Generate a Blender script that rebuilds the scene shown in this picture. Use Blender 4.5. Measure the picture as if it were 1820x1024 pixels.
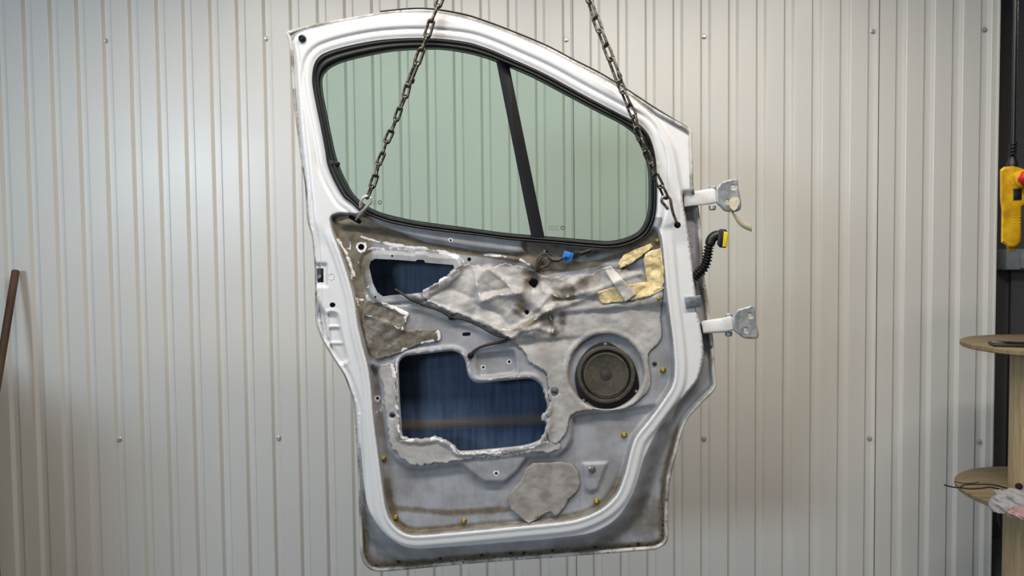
import bpy, bmesh, math, random
import numpy as np
from mathutils import Vector, Matrix
from mathutils.geometry import delaunay_2d_cdt

for o in list(bpy.data.objects): bpy.data.objects.remove(o, do_unlink=True)
scene = bpy.context.scene
col = scene.collection
rnd = random.Random(7)

# ------------------------------------------------------------------ camera
W, H, F = 1820.0, 1024.0, 1314.0
YAW, PITCH, ROLL = -0.0260, -0.0412, -0.0104
CAMZ = 1.40
def cam_axes():
    cy, sy, cp, sp = math.cos(YAW), math.sin(YAW), math.cos(PITCH), math.sin(PITCH)
    cr, sr = math.cos(ROLL), math.sin(ROLL)
    fw = Vector((sy*cp, cy*cp, sp)); rt = Vector((cy, -sy, 0)); up = rt.cross(fw)
    return cr*rt + sr*up, -sr*rt + cr*up, fw
RT, UP, FW = cam_axes()
cam_d = bpy.data.cameras.new('camera'); cam = bpy.data.objects.new('camera', cam_d); col.objects.link(cam)
cam_d.sensor_width = 36.0; cam_d.lens = 36.0*F/W; cam_d.clip_start = 0.05
M = Matrix.Identity(4)
for i, a in enumerate((RT, UP, -FW)):
    for j in range(3): M[j][i] = a[j]
M[2][3] = CAMZ
cam.matrix_world = M
scene.camera = cam

# ------------------------------------------------------------------ exposure, world, main lights
vs = scene.view_settings
vs.view_transform = 'Standard'; vs.look = 'None'; vs.gamma = 1.0; vs.use_curve_mapping = False
vs.exposure = 0.3
world = bpy.data.worlds.new('world'); scene.world = world; world.use_nodes = True
world.node_tree.nodes['Background'].inputs[0].default_value = (0.62, 0.70, 0.80, 1)
world.node_tree.nodes['Background'].inputs[1].default_value = 0.35

def area(name, loc, target, sx, sy, power, color):
    l = bpy.data.lights.new(name, 'AREA'); l.shape = 'RECTANGLE'; l.size = sx; l.size_y = sy
    l.energy = power; l.color = color
    o = bpy.data.objects.new(name, l); col.objects.link(o); o.location = loc
    o.rotation_euler = (Vector(target) - Vector(loc)).to_track_quat('-Z', 'Y').to_euler()
    return o
LAMPS = ((-0.80, 2.28, 2.74, 9.5, 'over the cladding, left of the hoist hook'), (0.85, 2.28, 2.74, 9.5, 'over the cladding, right of the hoist hook'),
         (-0.75, 0.85, 2.95, 31, 'in the middle row, left of the hoist hook'), (0.85, 0.85, 2.95, 35, 'in the middle row, right of the hoist hook'),
         (-1.15, -0.9, 3.05, 7, 'over the photographer, left one of the rear pair'), (1.0, -0.9, 3.05, 9, 'over the photographer, right one of the rear pair'))
area('window_daylight', (-5.2, -5.75, 2.75), (-4.6, 3.0, 2.0), 2.4, 1.1, 250, (0.68, 0.84, 1.0))
for lx_, ly_, lz_, pw_, _ in LAMPS: area('ceiling_lamp_light', (lx_, ly_, lz_), (lx_, ly_, 0), 1.5, 0.22, pw_, (1.0, 0.915, 0.82))

# ------------------------------------------------------------------ helpers
CAM0 = np.array([0, 0, CAMZ])
aRT, aUP, aFW = np.array(RT), np.array(UP), np.array(FW)
def PA(px, py, Y):
    """photo position -> world point on the plane y = Y (arrays)"""
    px, py, Y = np.broadcast_arrays(np.asarray(px, float), np.asarray(py, float), np.asarray(Y, float))
    d = aFW + ((px - W/2)/F)[..., None]*aRT - ((py - H/2)/F)[..., None]*aUP
    return CAM0 + d*(Y/d[..., 1])[..., None]
def P(px, py, Y): return Vector(PA(px, py, Y).tolist())

def lin(c):
    return tuple(((v/255.0)/12.92 if v/255.0 <= 0.04045 else ((v/255.0+0.055)/1.055)**2.4) for v in c) + (1.0,)

class NT:
    def __init__(s, name):
        s.m = bpy.data.materials.new(name); s.m.use_nodes = True; s.t = s.m.node_tree
        s.b = s.t.nodes['Principled BSDF']; s.out = s.t.nodes['Material Output']
    def n(s, typ, **kw):
        n = s.t.nodes.new(typ)
        for k, v in kw.items(): setattr(n, k, v)
        return n
    def l(s, a, b): s.t.links.new(a, b)
    def coord(s, scale=(1, 1, 1)):
        c = s.n('ShaderNodeTexCoord'); mp = s.n('ShaderNodeMapping'); mp.inputs['Scale'].default_value = scale
        s.l(c.outputs['Object'], mp.inputs['Vector']); return mp.outputs['Vector']
    def noise(s, scale, detail=4, vec=None, rough=0.55, dist=0.0):
        n = s.n('ShaderNodeTexNoise'); n.inputs['Scale'].default_value = scale
        n.inputs['Detail'].default_value = detail; n.inputs['Roughness'].default_value = rough
        n.inputs['Distortion'].default_value = dist
        s.l(vec if vec is not None else s.coord(), n.inputs['Vector']); return n.outputs['Fac']
    def ramp(s, fac, a, b, smooth=True):
        r = s.n('ShaderNodeMapRange'); r.interpolation_type = 'SMOOTHSTEP' if smooth else 'LINEAR'
        r.inputs['From Min'].default_value = a; r.inputs['From Max'].default_value = b
        s.l(fac, r.inputs['Value']); return r.outputs['Result']
    def math(s, op, a, b=None, clamp=False):
        m = s.n('ShaderNodeMath'); m.operation = op; m.use_clamp = clamp
        for i, v in enumerate((a, b)):
            if v is None: continue
            if isinstance(v, (int, float)): m.inputs[i].default_value = v
            else: s.l(v, m.inputs[i])
        return m.outputs[0]
    def mix(s, fac, a, b):
        m = s.n('ShaderNodeMix'); m.data_type = 'RGBA'
        for sock, v in ((m.inputs[0], fac), (m.inputs[6], a), (m.inputs[7], b)):
            if isinstance(v, (int, float)): sock.default_value = v
            elif isinstance(v, tuple): sock.default_value = v
            else: s.l(v, sock)
        return m.outputs[2]
    def bump(s, h, strength=0.3, dist=0.002):
        b = s.n('ShaderNodeBump'); b.inputs['Strength'].default_value = strength; b.inputs['Distance'].default_value = dist
        s.l(h, b.inputs['Height']); s.l(b.outputs[0], s.b.inputs['Normal'])
    def fin(s, color, rough=0.5, metal=0.0):
        for nm, v in (('Base Color', color), ('Roughness', rough), ('Metallic', metal)):
            if isinstance(v, (int, float, tuple)): s.b.inputs[nm].default_value = v
            else: s.l(v, s.b.inputs[nm])
        return s.m

def simple(name, c, rough=0.5, metal=0.0, c2=None, scale=40, bump=0.0, stretch=(1, 1, 1), detail=5, bdist=0.002, spec=0.5):
    t = NT(name); t.b.inputs['Specular IOR Level'].default_value = spec; v = t.coord(stretch)
    if c2 is None: c2 = tuple(max(0, x*0.86) for x in c)
    f = t.ramp(t.noise(scale, detail, v), 0.35, 0.68)
    if bump: t.bump(t.noise(scale*1.7, 5, v), bump, bdist)
    return t.fin(t.mix(f, lin(c), lin(c2)), rough, metal)

ORG = {}
def thing(name, label, cat, origin, group=None, kind=None):
    o = bpy.data.objects.new(name, None); col.objects.link(o); o.location = origin
    o.empty_display_size = 0.05
    o['label'] = label; o['category'] = cat
    if group: o['group'] = group
    ORG[o.name] = Vector(origin); return o
def mesh_of(name, verts, faces, mat=None, smooth=True):
    me = bpy.data.meshes.new(name)
    me.from_pydata([tuple(v) for v in verts], [], [tuple(f) for f in faces]); me.update()
    if mat: me.materials.append(mat)
    if smooth: me.polygons.foreach_set('use_smooth', [True]*len(me.polygons))
    return me
def auto(me, ang=40):
    me.polygons.foreach_set('use_smooth', [True]*len(me.polygons))
    bm = bmesh.new(); bm.from_mesh(me)
    for e in bm.edges:
        if len(e.link_faces) == 2 and e.calc_face_angle(0) > math.radians(ang): e.smooth = False
    bm.to_mesh(me); bm.free()
def part(name, parent, verts, faces, mat, smooth='auto', label=None, kind=None, normals=True):
    """world-space vertices -> mesh object parented to its thing / part"""
    o0 = ORG[parent.name] if parent is not None else Vector((0, 0, 0))
    me = mesh_of(name, [Vector(v) - o0 for v in verts], faces, mat, smooth is True)
    if normals:
        bm = bmesh.new(); bm.from_mesh(me); bmesh.ops.recalc_face_normals(bm, faces=bm.faces); bm.to_mesh(me); bm.free()
    if smooth == 'auto': auto(me)
    o = bpy.data.objects.new(name, me); col.objects.link(o)
    if parent is not None: o.parent = parent
    ORG[o.name] = o0.copy()
    if label: o['label'] = label
    if kind: o['kind'] = kind
    return o
def bpart(name, parent, bm, mat, **kw):
    bm.verts.index_update()
    vs_ = [v.co.copy() for v in bm.verts]; fs = [[v.index for v in f.verts] for f in bm.faces]; bm.free()
    return part(name, parent, vs_, fs, mat, **kw)
def inst(name, parent, me, Mw, label=None):
    o = bpy.data.objects.new(name, me); col.objects.link(o)
    o0 = ORG[parent.name]; o.parent = parent
    o.matrix_local = Matrix.Translation(-o0) @ Mw
    ORG[o.name] = o0.copy()
    if label: o['label'] = label
    return o
def struct(o): o['kind'] = 'structure'; return o

def frame_to(z, x=None):
    z = Vector(z).normalized(); a = Vector(x) if x is not None else (Vector((1, 0, 0)) if abs(z.x) < 0.9 else Vector((0, 1, 0)))
    y = z.cross(a).normalized(); xx = y.cross(z)
    return xx, y, z
def lathe(profile, c, axis, seg=24, caps=True, x=None):
    """profile: list of (radius, height along axis)"""
    xx, yy, zz = frame_to(axis, x); c = Vector(c); v = []; f = []
    for r, h in profile:
        for i in range(seg):
            a = 2*math.pi*i/seg; v.append(c + zz*h + (xx*math.cos(a) + yy*math.sin(a))*r)
    for k in range(len(profile)-1):
        for i in range(seg):
            j = (i+1) % seg; f.append((k*seg+i, k*seg+j, (k+1)*seg+j, (k+1)*seg+i))
    if caps:
        f.append(tuple(range(seg))[::-1]); f.append(tuple((len(profile)-1)*seg+i for i in range(seg)))
    return v, f
def tube(path, r, seg=10, closed=False):
    path = [Vector(p) for p in path]; n = len(path); rr = r if hasattr(r, '__len__') else [r]*n
    v = []; f = []; prev = None
    for i, p in enumerate(path):
        if closed: t = path[(i+1) % n] - path[i-1]
        else: t = path[min(i+1, n-1)] - path[max(i-1, 0)]
        t.normalize()
        if prev is None: x = t.orthogonal().normalized()
        else: x = (prev - t*prev.dot(t)).normalized()
        prev = x; y = t.cross(x)
        for k in range(seg):
            a = 2*math.pi*k/seg; v.append(p + (x*math.cos(a) + y*math.sin(a))*rr[i])
    m = n if closed else n-1
    for i in range(m):
        for k in range(seg):
            a, b = i*seg, ((i+1) % n)*seg; j = (k+1) % seg
            f.append((a+k, a+j, b+j, b+k))
    if not closed: f.append(tuple(range(seg))[::-1]); f.append(tuple((n-1)*seg+k for k in range(seg)))
    return v, f
def catmull(pts, step=4.0, closed=True):
    p = np.array(pts, float); n = len(p); out = []
    rng = range(n) if closed else range(n-1)
    for i in rng:
        if closed: a, b, c, d = p[(i-1) % n], p[i], p[(i+1) % n], p[(i+2) % n]
        else: a, b, c, d = p[max(i-1, 0)], p[i], p[i+1], p[min(i+2, n-1)]
        L = np.linalg.norm(c-b); m = max(1, int(round(L/step)))
        # centripetal-ish tension to avoid overshoot
        t1 = (c-a)*0.5; t2 = (d-b)*0.5
        for tt in (t1, t2):
            l = np.linalg.norm(tt)
            if l > L*1.0: tt *= L/l
        for k in range(m):
            t = k/m; h00 = 2*t**3-3*t*t+1; h10 = t**3-2*t*t+t; h01 = -2*t**3+3*t*t; h11 = t**3-t*t
            out.append(h00*b + h10*t1 + h01*c + h11*t2)
    if not closed: out.append(p[-1])
    return np.array(out)
def poly(pts, step=4.0):
    p = np.array(pts, float); out = []
    for i in range(len(p)):
        a, b = p[i], p[(i+1) % len(p)]; m = max(1, int(round(np.linalg.norm(b-a)/step)))
        for k in range(m): out.append(a + (b-a)*k/m)
    return np.array(out)
def area2(p): return np.sum(p[:, 0]*np.roll(p[:, 1], -1) - np.roll(p[:, 0], -1)*p[:, 1])/2
def offset(p, d):
    """move a loop outwards by d"""
    t = np.roll(p, -1, 0) - np.roll(p, 1, 0); t /= np.linalg.norm(t, axis=1)[:, None] + 1e-9
    n = np.stack([t[:, 1], -t[:, 0]], 1)*(1 if area2(p) > 0 else -1)
    return p + n*d
def sd(loop, X, Y):
    """signed distance, positive inside"""
    X = np.asarray(X, float); Y = np.asarray(Y, float); out = np.empty(X.shape); inn = np.zeros(X.shape, bool)
    d2 = np.full(X.shape, 1e12)
    for i in range(len(loop)):
        ax, ay = loop[i]; bx, by = loop[(i+1) % len(loop)]
        ex, ey = bx-ax, by-ay; wx, wy = X-ax, Y-ay
        t = np.clip((wx*ex+wy*ey)/(ex*ex+ey*ey+1e-12), 0, 1)
        d2 = np.minimum(d2, (wx-ex*t)**2 + (wy-ey*t)**2)
        if ay != by:
            c = ((ay > Y) != (by > Y)) & (X < (bx-ax)*(Y-ay)/(by-ay) + ax); inn ^= c
    d = np.sqrt(d2); return np.where(inn, d, -d)
def dl(line, X, Y):
    d2 = np.full(np.shape(X), 1e12)
    for i in range(len(line)-1):
        ax, ay = line[i]; bx, by = line[i+1]; ex, ey = bx-ax, by-ay; wx, wy = X-ax, Y-ay
        t = np.clip((wx*ex+wy*ey)/(ex*ex+ey*ey+1e-12), 0, 1)
        d2 = np.minimum(d2, (wx-ex*t)**2 + (wy-ey*t)**2)
    return np.sqrt(d2)
def ss(a, b, x):
    t = np.clip((np.asarray(x, float)-a)/(b-a), 0, 1); return t*t*(3-2*t)
_rs = np.random.RandomState(3); _perm = _rs.rand(256, 256)
def vnoise(x, y):
    xi = np.floor(x).astype(int); yi = np.floor(y).astype(int); fx = x-xi; fy = y-yi
    fx = fx*fx*(3-2*fx); fy = fy*fy*(3-2*fy); g = lambda a, b: _perm[a & 255, b & 255]
    return (g(xi, yi)*(1-fx)+g(xi+1, yi)*fx)*(1-fy) + (g(xi, yi+1)*(1-fx)+g(xi+1, yi+1)*fx)*fy
def fbm(x, y, o=4):
    s = 0; a = 0.5
    for k in range(o): s = s + a*vnoise(x*2**k+17*k, y*2**k+31*k); a *= 0.5
    return s
def ragged(loop, amp, seed=0.0, freq=0.12, keep=None):
    n = fbm(loop[:, 0]*freq+seed, loop[:, 1]*freq+seed*1.7, 4)-0.47
    d = n*2*amp
    if keep is not None: d = d*keep(loop[:, 0], loop[:, 1])
    t = np.roll(loop, -1, 0) - np.roll(loop, 1, 0); t /= np.linalg.norm(t, axis=1)[:, None] + 1e-9
    return loop + np.stack([t[:, 1], -t[:, 0]], 1)*d[:, None]
def circle(cx, cy, rx, ry=None, rot=0, n=14):
    ry = ry or rx; a = np.arange(n)*2*math.pi/n; x, y = rx*np.cos(a), ry*np.sin(a); c, s = math.cos(rot), math.sin(rot)
    return np.stack([cx+x*c-y*s, cy+x*s+y*c], 1)
def slot(cx, cy, L, w, rot, n=6):
    pts = []
    for sgn in (1, -1):
        for k in range(n+1):
            a = -math.pi/2 + math.pi*k/n; pts.append((sgn*(L/2-w/2) + sgn*math.cos(a)*w/2, sgn*math.sin(a)*w/2))
    c, s = math.cos(rot), math.sin(rot)
    return np.array([(cx+x*c-y*s, cy+x*s+y*c) for x, y in pts])
def triangulate(outline, holes, step, guides=()):
    """CDT of a region in photo units; returns 2-D verts and triangles"""
    x0, y0 = outline.min(0); x1, y1 = outline.max(0)
    gx, gy = np.meshgrid(np.arange(x0, x1, step), np.arange(y0, y1, step*0.866)); gx = gx + (np.arange(gx.shape[0]) % 2)[:, None]*step/2
    gx, gy = gx.ravel(), gy.ravel()
    ok = sd(outline, gx, gy) > step*0.55
    for h in holes: ok &= sd(h, gx, gy) < -step*0.55
    gx, gy = gx[ok], gy[ok]
    loops = [outline] + list(holes); gp = []
    for g in guides:
        g = np.asarray(g); k = sd(outline, g[:, 0], g[:, 1]) > 1.2
        for h in holes: k &= sd(h, g[:, 0], g[:, 1]) < -1.2
        g = g[k]; gp.append(g)
        if len(g):
            for ch in np.array_split(g, max(1, len(g)//200)):
                near = np.zeros(len(gx), bool)
                for q in ch: near |= (gx-q[0])**2 + (gy-q[1])**2 < (step*0.5)**2
                gx, gy = gx[~near], gy[~near]
    pts = []; edges = []
    for L in loops:
        b = len(pts); pts += [Vector(q) for q in L]; edges += [(b+i, b+(i+1) % len(L)) for i in range(len(L))]
    for g in gp: pts += [Vector(q) for q in g]
    pts += [Vector((a, b)) for a, b in zip(gx, gy)]
    v, e, f, _, _, _ = delaunay_2d_cdt(pts, edges, [], 0, 1e-4)
    v = np.array([(q.x, q.y) for q in v]); f = np.array([list(t) for t in f if len(t) == 3])
    c = v[f].mean(1); ok = sd(outline, c[:, 0], c[:, 1]) > 0
    for h in holes: ok &= sd(h, c[:, 0], c[:, 1]) < 0
    return v, f[ok]
def set_masks(me, arr):
    a = me.attributes.new('masks', 'FLOAT_COLOR', 'POINT'); d = np.ones((len(arr), 4), np.float32); d[:, :arr.shape[1]] = arr
    a.data.foreach_set('color', d.ravel())
def prism(loop, Yb, Yf, bevel=0.0, inset=0.0):
    """solid from a photo-space outline: back at depth Yb, front (nearer) at Yf, rounded front rim"""
    loop = np.asarray(loop); v = []; f = []; n = len(loop)
    rings = [(loop, Yb), (loop, Yf + bevel)]
    if bevel:
        rings += [(offset(loop, -inset*0.3), Yf + bevel*0.3), (offset(loop, -inset), Yf)]
    for lp, y in rings: v += [Vector(q) for q in PA(lp[:, 0], lp[:, 1], y)]
    for k in range(len(rings)-1):
        for i in range(n): j = (i+1) % n; f.append((k*n+i, k*n+j, (k+1)*n+j, (k+1)*n+i))
    f.append(tuple(range(n))); f.append(tuple((len(rings)-1)*n+i for i in range(n)))
    return v, f
def boxm(c, sx, sy, sz, R=None, bev=0.0, seg=2):
    bm = bmesh.new(); bmesh.ops.create_cube(bm, size=1.0)
    bmesh.ops.scale(bm, vec=(sx, sy, sz), verts=bm.verts)
    if bev: bmesh.ops.bevel(bm, geom=list(bm.edges), offset=bev, segments=seg, affect='EDGES', profile=0.5)
    mt = Matrix.Translation(Vector(c)) @ (R.to_4x4() if R is not None else Matrix.Identity(4))
    bmesh.ops.transform(bm, matrix=mt, verts=bm.verts); return bm

# ------------------------------------------------------------------ materials
def wall_material(name, c, c2, rough):
    t = NT(name); v = t.coord((1, 1, 1)); vs_ = t.coord((60, 60, 1.0))
    n = t.ramp(t.noise(0.9, 4, v), 0.3, 0.7); st = t.ramp(t.noise(1.5, 3, vs_), 0.3, 0.75)
    cc = t.mix(t.math('MULTIPLY', n, 0.5), lin(c), lin(c2)); cc = t.mix(t.math('MULTIPLY', st, 0.12), cc, lin(c2))
    # scattered scuffs
    sc = t.ramp(t.noise(9, 6, t.coord((3, 3, 1.2)), 0.7, 0.8), 0.70, 0.76); cc = t.mix(t.math('MULTIPLY', sc, 0.25), cc, lin((120, 116, 108)))
    r = t.math('ADD', t.math('MULTIPLY', n, 0.08), rough)
    return t.fin(cc, r)
M_wall = wall_material('white_cladding_paint', (214, 212, 206), (202, 200, 194), 0.28)
M_dark = wall_material('charcoal_cladding_paint', (96, 96, 96), (80, 80, 82), 0.5)
M_screw = simple('zinc_screw', (196, 195, 190), 0.3, 0.35, (160, 158, 152), 200)
M_floor = simple('concrete', (104, 106, 110), 0.6, 0, (86, 88, 92), 3, 0.2)
M_ceil = simple('ceiling_sheet', (120, 116, 108), 0.7, 0, (110, 106, 98), 2)
M_side = simple('side_wall_sheet', (96, 92, 84), 0.6, 0, (84, 80, 72), 2)
M_black = simple('black_plastic', (22, 22, 22), 0.45, 0, (14, 14, 14), 60)
M_rubber = simple('black_rubber', (15, 15, 16), 0.40, 0, (10, 10, 10), 30, 0.15, bdist=0.001, spec=0.35)
M_bar = simple('black_bar', (20, 21, 24), 0.55, 0, (15, 16, 18), 20, spec=0.2)
M_chain = simple('oily_steel_chain', (128, 122, 112), 0.25, 0.9, (58, 50, 42), 160, 0.3)
M_hook = simple('bright_steel_hook', (226, 224, 220), 0.28, 0.5, (196, 192, 186), 120)
M_gunmetal = simple('dark_steel_hook', (150, 146, 140), 0.3, 0.7, (104, 100, 94), 120)
M_white = simple('hinge_white_paint', (222, 222, 220), 0.35, 0, (200, 200, 198), 25)
M_zinc = simple('bare_hinge_steel', (176, 178, 178), 0.38, 0.35, (138, 144, 150), 60, 0.2)
M_tape = None
M_paper = simple('cream_paper_tag', (205, 198, 176), 0.8, 0, (178, 170, 146), 60)
M_tagback = simple('olive_paper_strip', (158, 152, 130), 0.8, 0, (138, 132, 112), 40)
M_yellow = simple('yellow_plastic', (226, 178, 30), 0.45, 0, (176, 130, 22), 18, 0.1)
M_conn_y = simple('connector_yellow', (206, 186, 30), 0.4, 0, (180, 160, 20), 40)
M_red = simple('red_button', (190, 30, 38), 0.4, 0, (165, 22, 30), 30)
M_blue = simple('blue_connector', (44, 120, 196), 0.4, 0, (34, 96, 168), 60)
M_clip = simple('yellow_zinc_clip', (178, 160, 66), 0.35, 0.5, (120, 104, 44), 200)
M_greybox = simple('grey_enclosure', (156, 162, 166), 0.5, 0, (140, 146, 150), 20)
M_wire = simple('dark_wire', (40, 36, 32), 0.6, 0, (24, 22, 20), 80)
M_wireb = simple('brown_wire', (92, 76, 52), 0.6, 0, (60, 48, 34), 80)
M_foam = simple('grey_foam_pad', (158, 154, 150), 0.9, 0, (134, 128, 122), 22, 0.3)
M_pole = simple('rusty_brown_pole', (92, 66, 46), 0.7, 0.1, (60, 42, 30), 14, 0.3, (1, 1, 0.3))
M_rag = simple('grey_rag', (150, 150, 150), 0.95, 0, (112, 112, 114), 26, 0.6)
M_ragp = simple('pink_rag_lining', (164, 136, 134), 0.95, 0, (142, 112, 110), 40, 0.5)
M_phone = simple('phone_glass', (14, 14, 17), 0.15, 0, (12, 12, 14), 10)
M_mark = simple('glass_print', (44, 58, 58), 0.7, 0, (44, 58, 58), 10)
M_galv = simple('galvanised_clip', (138, 146, 154), 0.4, 0.6, (116, 122, 130), 90)

def wood_mat(name, a, b):
    t = NT(name); v = t.coord((2.2, 26, 2.2)); g = t.noise(2.2, 6, v, 0.6, 1.2)
    g2 = t.noise(30, 3, t.coord((1, 8, 1)))
    c = t.mix(t.ramp(g, 0.3, 0.7), lin(a), lin(b)); c = t.mix(t.math('MULTIPLY', t.ramp(g2, 0.55, 0.75), 0.3), c, lin((120, 92, 58)))
    t.bump(g, 0.15, 0.002); return t.fin(c, 0.65)
M_ply = wood_mat('spool_plywood', (134, 118, 92), (106, 92, 68))
M_ply_core = wood_mat('spool_core_wood', (178, 162, 130), (152, 134, 102))

def tape_mat():
    t = NT('crinkled_masking_tape'); v = t.coord((1, 1, 1))
    n = t.noise(60, 6, v, 0.6, 1.5); w = t.ramp(n, 0.46, 0.58)
    c = t.mix(w, lin((212, 190, 136)), lin((228, 212, 168))); c = t.mix(t.ramp(t.noise(18, 4, v), 0.52, 0.75), c, lin((194, 166, 110)))
    t.bump(n, 0.9, 0.004); return t.fin(c, 0.7)
M_tape = tape_mat()
M_wtape = simple('white_tape', (206, 204, 196), 0.55, 0, (188, 186, 178), 30, 0.2)

def glass_mat():
    t = NT('green_tinted_glass'); t.t.nodes.remove(t.b)
    tr = t.n('ShaderNodeBsdfTransparent'); tr.inputs[0].default_value = (0.76, 0.86, 0.82, 1)
    gl = t.n('ShaderNodeBsdfGlossy'); gl.inputs['Roughness'].default_value = 0.02; gl.inputs[0].default_value = (0.9, 0.95, 0.92, 1)
    fr = t.n('ShaderNodeFresnel'); fr.inputs[0].default_value = 1.45
    mx = t.n('ShaderNodeMixShader'); t.l(fr.outputs[0], mx.inputs[0]); t.l(tr.outputs[0], mx.inputs[1]); t.l(gl.outputs[0], mx.inputs[2])
    t.l(mx.outputs[0], t.out.inputs[0]); return t.m
M_glass = glass_mat()

def panel_mat():
    """painted white frame, grey primer, brown road dirt, white adhesive residue; masks say where each lies"""
    t = NT('door_inner_steel'); at = t.n('ShaderNodeAttribute'); at.attribute_name = 'masks'
    sp = t.n('ShaderNodeSeparateColor'); t.l(at.outputs['Color'], sp.inputs[0]); R, G, B = sp.outputs
    v = t.coord(); n1 = t.noise(14, 6, v, 0.6); n2 = t.noise(45, 6, v, 0.65, 0.6); n3 = t.noise(150, 4, v, 0.6)
    st = t.noise(18, 4, t.coord((3.5, 1, 0.5)), 0.6)
    base = t.mix(t.ramp(n1, 0.35, 0.68), lin((158, 160, 166)), lin((136, 136, 138)))
    base = t.mix(t.math('MULTIPLY', t.ramp(st, 0.5, 0.72), 0.35), base, lin((128, 124, 116)))
    d = t.ramp(t.math('ADD', G, t.math('MULTIPLY', t.math('SUBTRACT', n1, 0.5), 0.9)), 0.25, 0.75)
    dc = t.mix(t.ramp(n2, 0.35, 0.65), lin((114, 104, 86)), lin((90, 84, 73)))
    c = t.mix(d, base, dc)
    w = t.ramp(t.math('ADD', B, t.math('MULTIPLY', t.math('SUBTRACT', n2, 0.5), 1.1)), 0.46, 0.56)
    c = t.mix(w, c, lin((222, 220, 220)))
    wn = t.mix(t.math('MULTIPLY', t.ramp(n1, 0.5, 0.8), 0.35), lin((216, 217, 218)), lin((196, 195, 190)))
    pw = t.ramp(t.math('ADD', R, t.math('MULTIPLY', t.math('SUBTRACT', n3, 0.5), 0.25)), 0.42, 0.58)
    c = t.mix(pw, c, wn)
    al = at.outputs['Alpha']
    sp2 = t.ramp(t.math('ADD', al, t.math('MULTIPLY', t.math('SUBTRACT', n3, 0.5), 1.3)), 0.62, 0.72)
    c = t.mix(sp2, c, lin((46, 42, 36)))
    rg = t.math('ADD', t.math('MULTIPLY', d, 0.25), t.mix(pw, (0.42,)*3 + (1,), (0.30,)*3 + (1,)))
    t.bump(n2, 0.12, 0.002); return t.fin(c, rg)
M_panel = panel_mat()
def film_mat():
    t = NT('torn_sealing_film'); at = t.n('ShaderNodeAttribute'); at.attribute_name = 'masks'
    sp = t.n('ShaderNodeSeparateColor'); t.l(at.outputs['Color'], sp.inputs[0]); R, G, B = sp.outputs
    v = t.coord(); n1 = t.noise(12, 6, v, 0.6, 0.5); n2 = t.noise(60, 6, v, 0.65, 0.8); st = t.noise(20, 4, t.coord((4, 1, 0.5)))
    c = t.mix(t.ramp(n1, 0.35, 0.7), lin((178, 176, 174)), lin((154, 150, 145)))
    c = t.mix(t.math('MULTIPLY', t.ramp(st, 0.5, 0.75), 0.3), c, lin((142, 136, 126)))
    d = t.ramp(t.math('ADD', G, t.math('MULTIPLY', t.math('SUBTRACT', n1, 0.5), 0.9)), 0.25, 0.75)
    c = t.mix(d, c, t.mix(t.ramp(n2, 0.35, 0.65), lin((118, 109, 94)), lin((92, 87, 78))))
    w = t.ramp(t.math('ADD', B, t.math('MULTIPLY', t.math('SUBTRACT', n2, 0.5), 0.9)), 0.45, 0.55)
    c = t.mix(w, c, lin((224, 222, 221)))
    t.bump(n2, 0.5, 0.003); return t.fin(c, 0.36)
M_film = film_mat()
def skin_mat():
    t = NT('blue_primed_outer_skin'); st = t.noise(9, 5, t.coord((6, 1, 0.5)), 0.6); n = t.noise(4, 4)
    c = t.mix(t.ramp(st, 0.3, 0.7), lin((66, 84, 112)), lin((40, 56, 82))); c = t.mix(t.ramp(n, 0.45, 0.7), c, lin((80, 94, 114)))
    at = t.n('ShaderNodeAttribute'); at.attribute_name = 'masks'; sp = t.n('ShaderNodeSeparateColor'); t.l(at.outputs['Color'], sp.inputs[0])
    c = t.mix(t.math('MULTIPLY', sp.outputs[1], 0.8), c, lin((112, 98, 76)))
    return t.fin(c, 0.38)
M_skin = skin_mat()
def hem_mat():
    t = NT('dirty_hem_paint'); n = t.noise(16, 6, None, 0.65); n2 = t.noise(80, 6, None, 0.65)
    c = t.mix(t.ramp(n, 0.4, 0.62), lin((196, 195, 190)), lin((130, 125, 112))); c = t.mix(t.ramp(n2, 0.58, 0.68), c, lin((52, 47, 40)))
    return t.fin(c, 0.5)
M_hem = hem_mat()
def cone_mat():
    t = NT('dusty_speaker_cone'); n = t.noise(12, 5); n2 = t.noise(90, 5)
    c = t.mix(t.ramp(n, 0.35, 0.68), lin((72, 67, 57)), lin((50, 47, 41))); c = t.mix(t.math('MULTIPLY', t.ramp(n2, 0.5, 0.7), 0.4), c, lin((104, 94, 74)))
    return t.fin(c, 0.75)
M_cone = cone_mat()
M_capring = simple('dust_cap_paper', (60, 57, 50), 0.6, 0, (46, 43, 38), 60)

# ------------------------------------------------------------------ room shell
YW = 3.139                    # wall behind the door
PITCHW, PH0 = 0.115, 0.71257  # cladding rib spacing and phase
ZT = 3.9
def shell(name, x0, x1, y0, y1, z0, z1, mat):
    bm = boxm(((x0+x1)/2, (y0+y1)/2, (z0+z1)/2), x1-x0, y1-y0, z1-z0)
    return struct(bpart(name, None, bm, mat))
shell('floor', -6.6, 4.6, -6.3, 5.0, -0.1, 0.0, M_floor)
shell('ceiling', -6.6, 4.6, -6.3, 5.0, ZT, ZT+0.1, M_ceil)
shell('wall_left', -6.7, -6.6, -6.3, 5.0, 0, ZT, M_side)
shell('wall_right', 4.6, 4.7, -6.3, 5.0, 0, ZT, M_side)
shell('wall_front', -6.6, 4.6, -6.4, -6.3, 0, ZT, M_side)
shell('wall_shade_stub', -2.62, -2.52, 1.1, YW-0.01, 0, 1.08, M_side)  # unseen low stub, added to shade the lower left of the cladding
wb = bpy.data.objects.new('wall_back', None); col.objects.link(wb); wb['kind'] = 'structure'; wb.location = (0, YW, 0); ORG[wb.name] = Vector((0, YW, 0))
GD, GW, FL = 0.016, 0.047, 0.011
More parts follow.
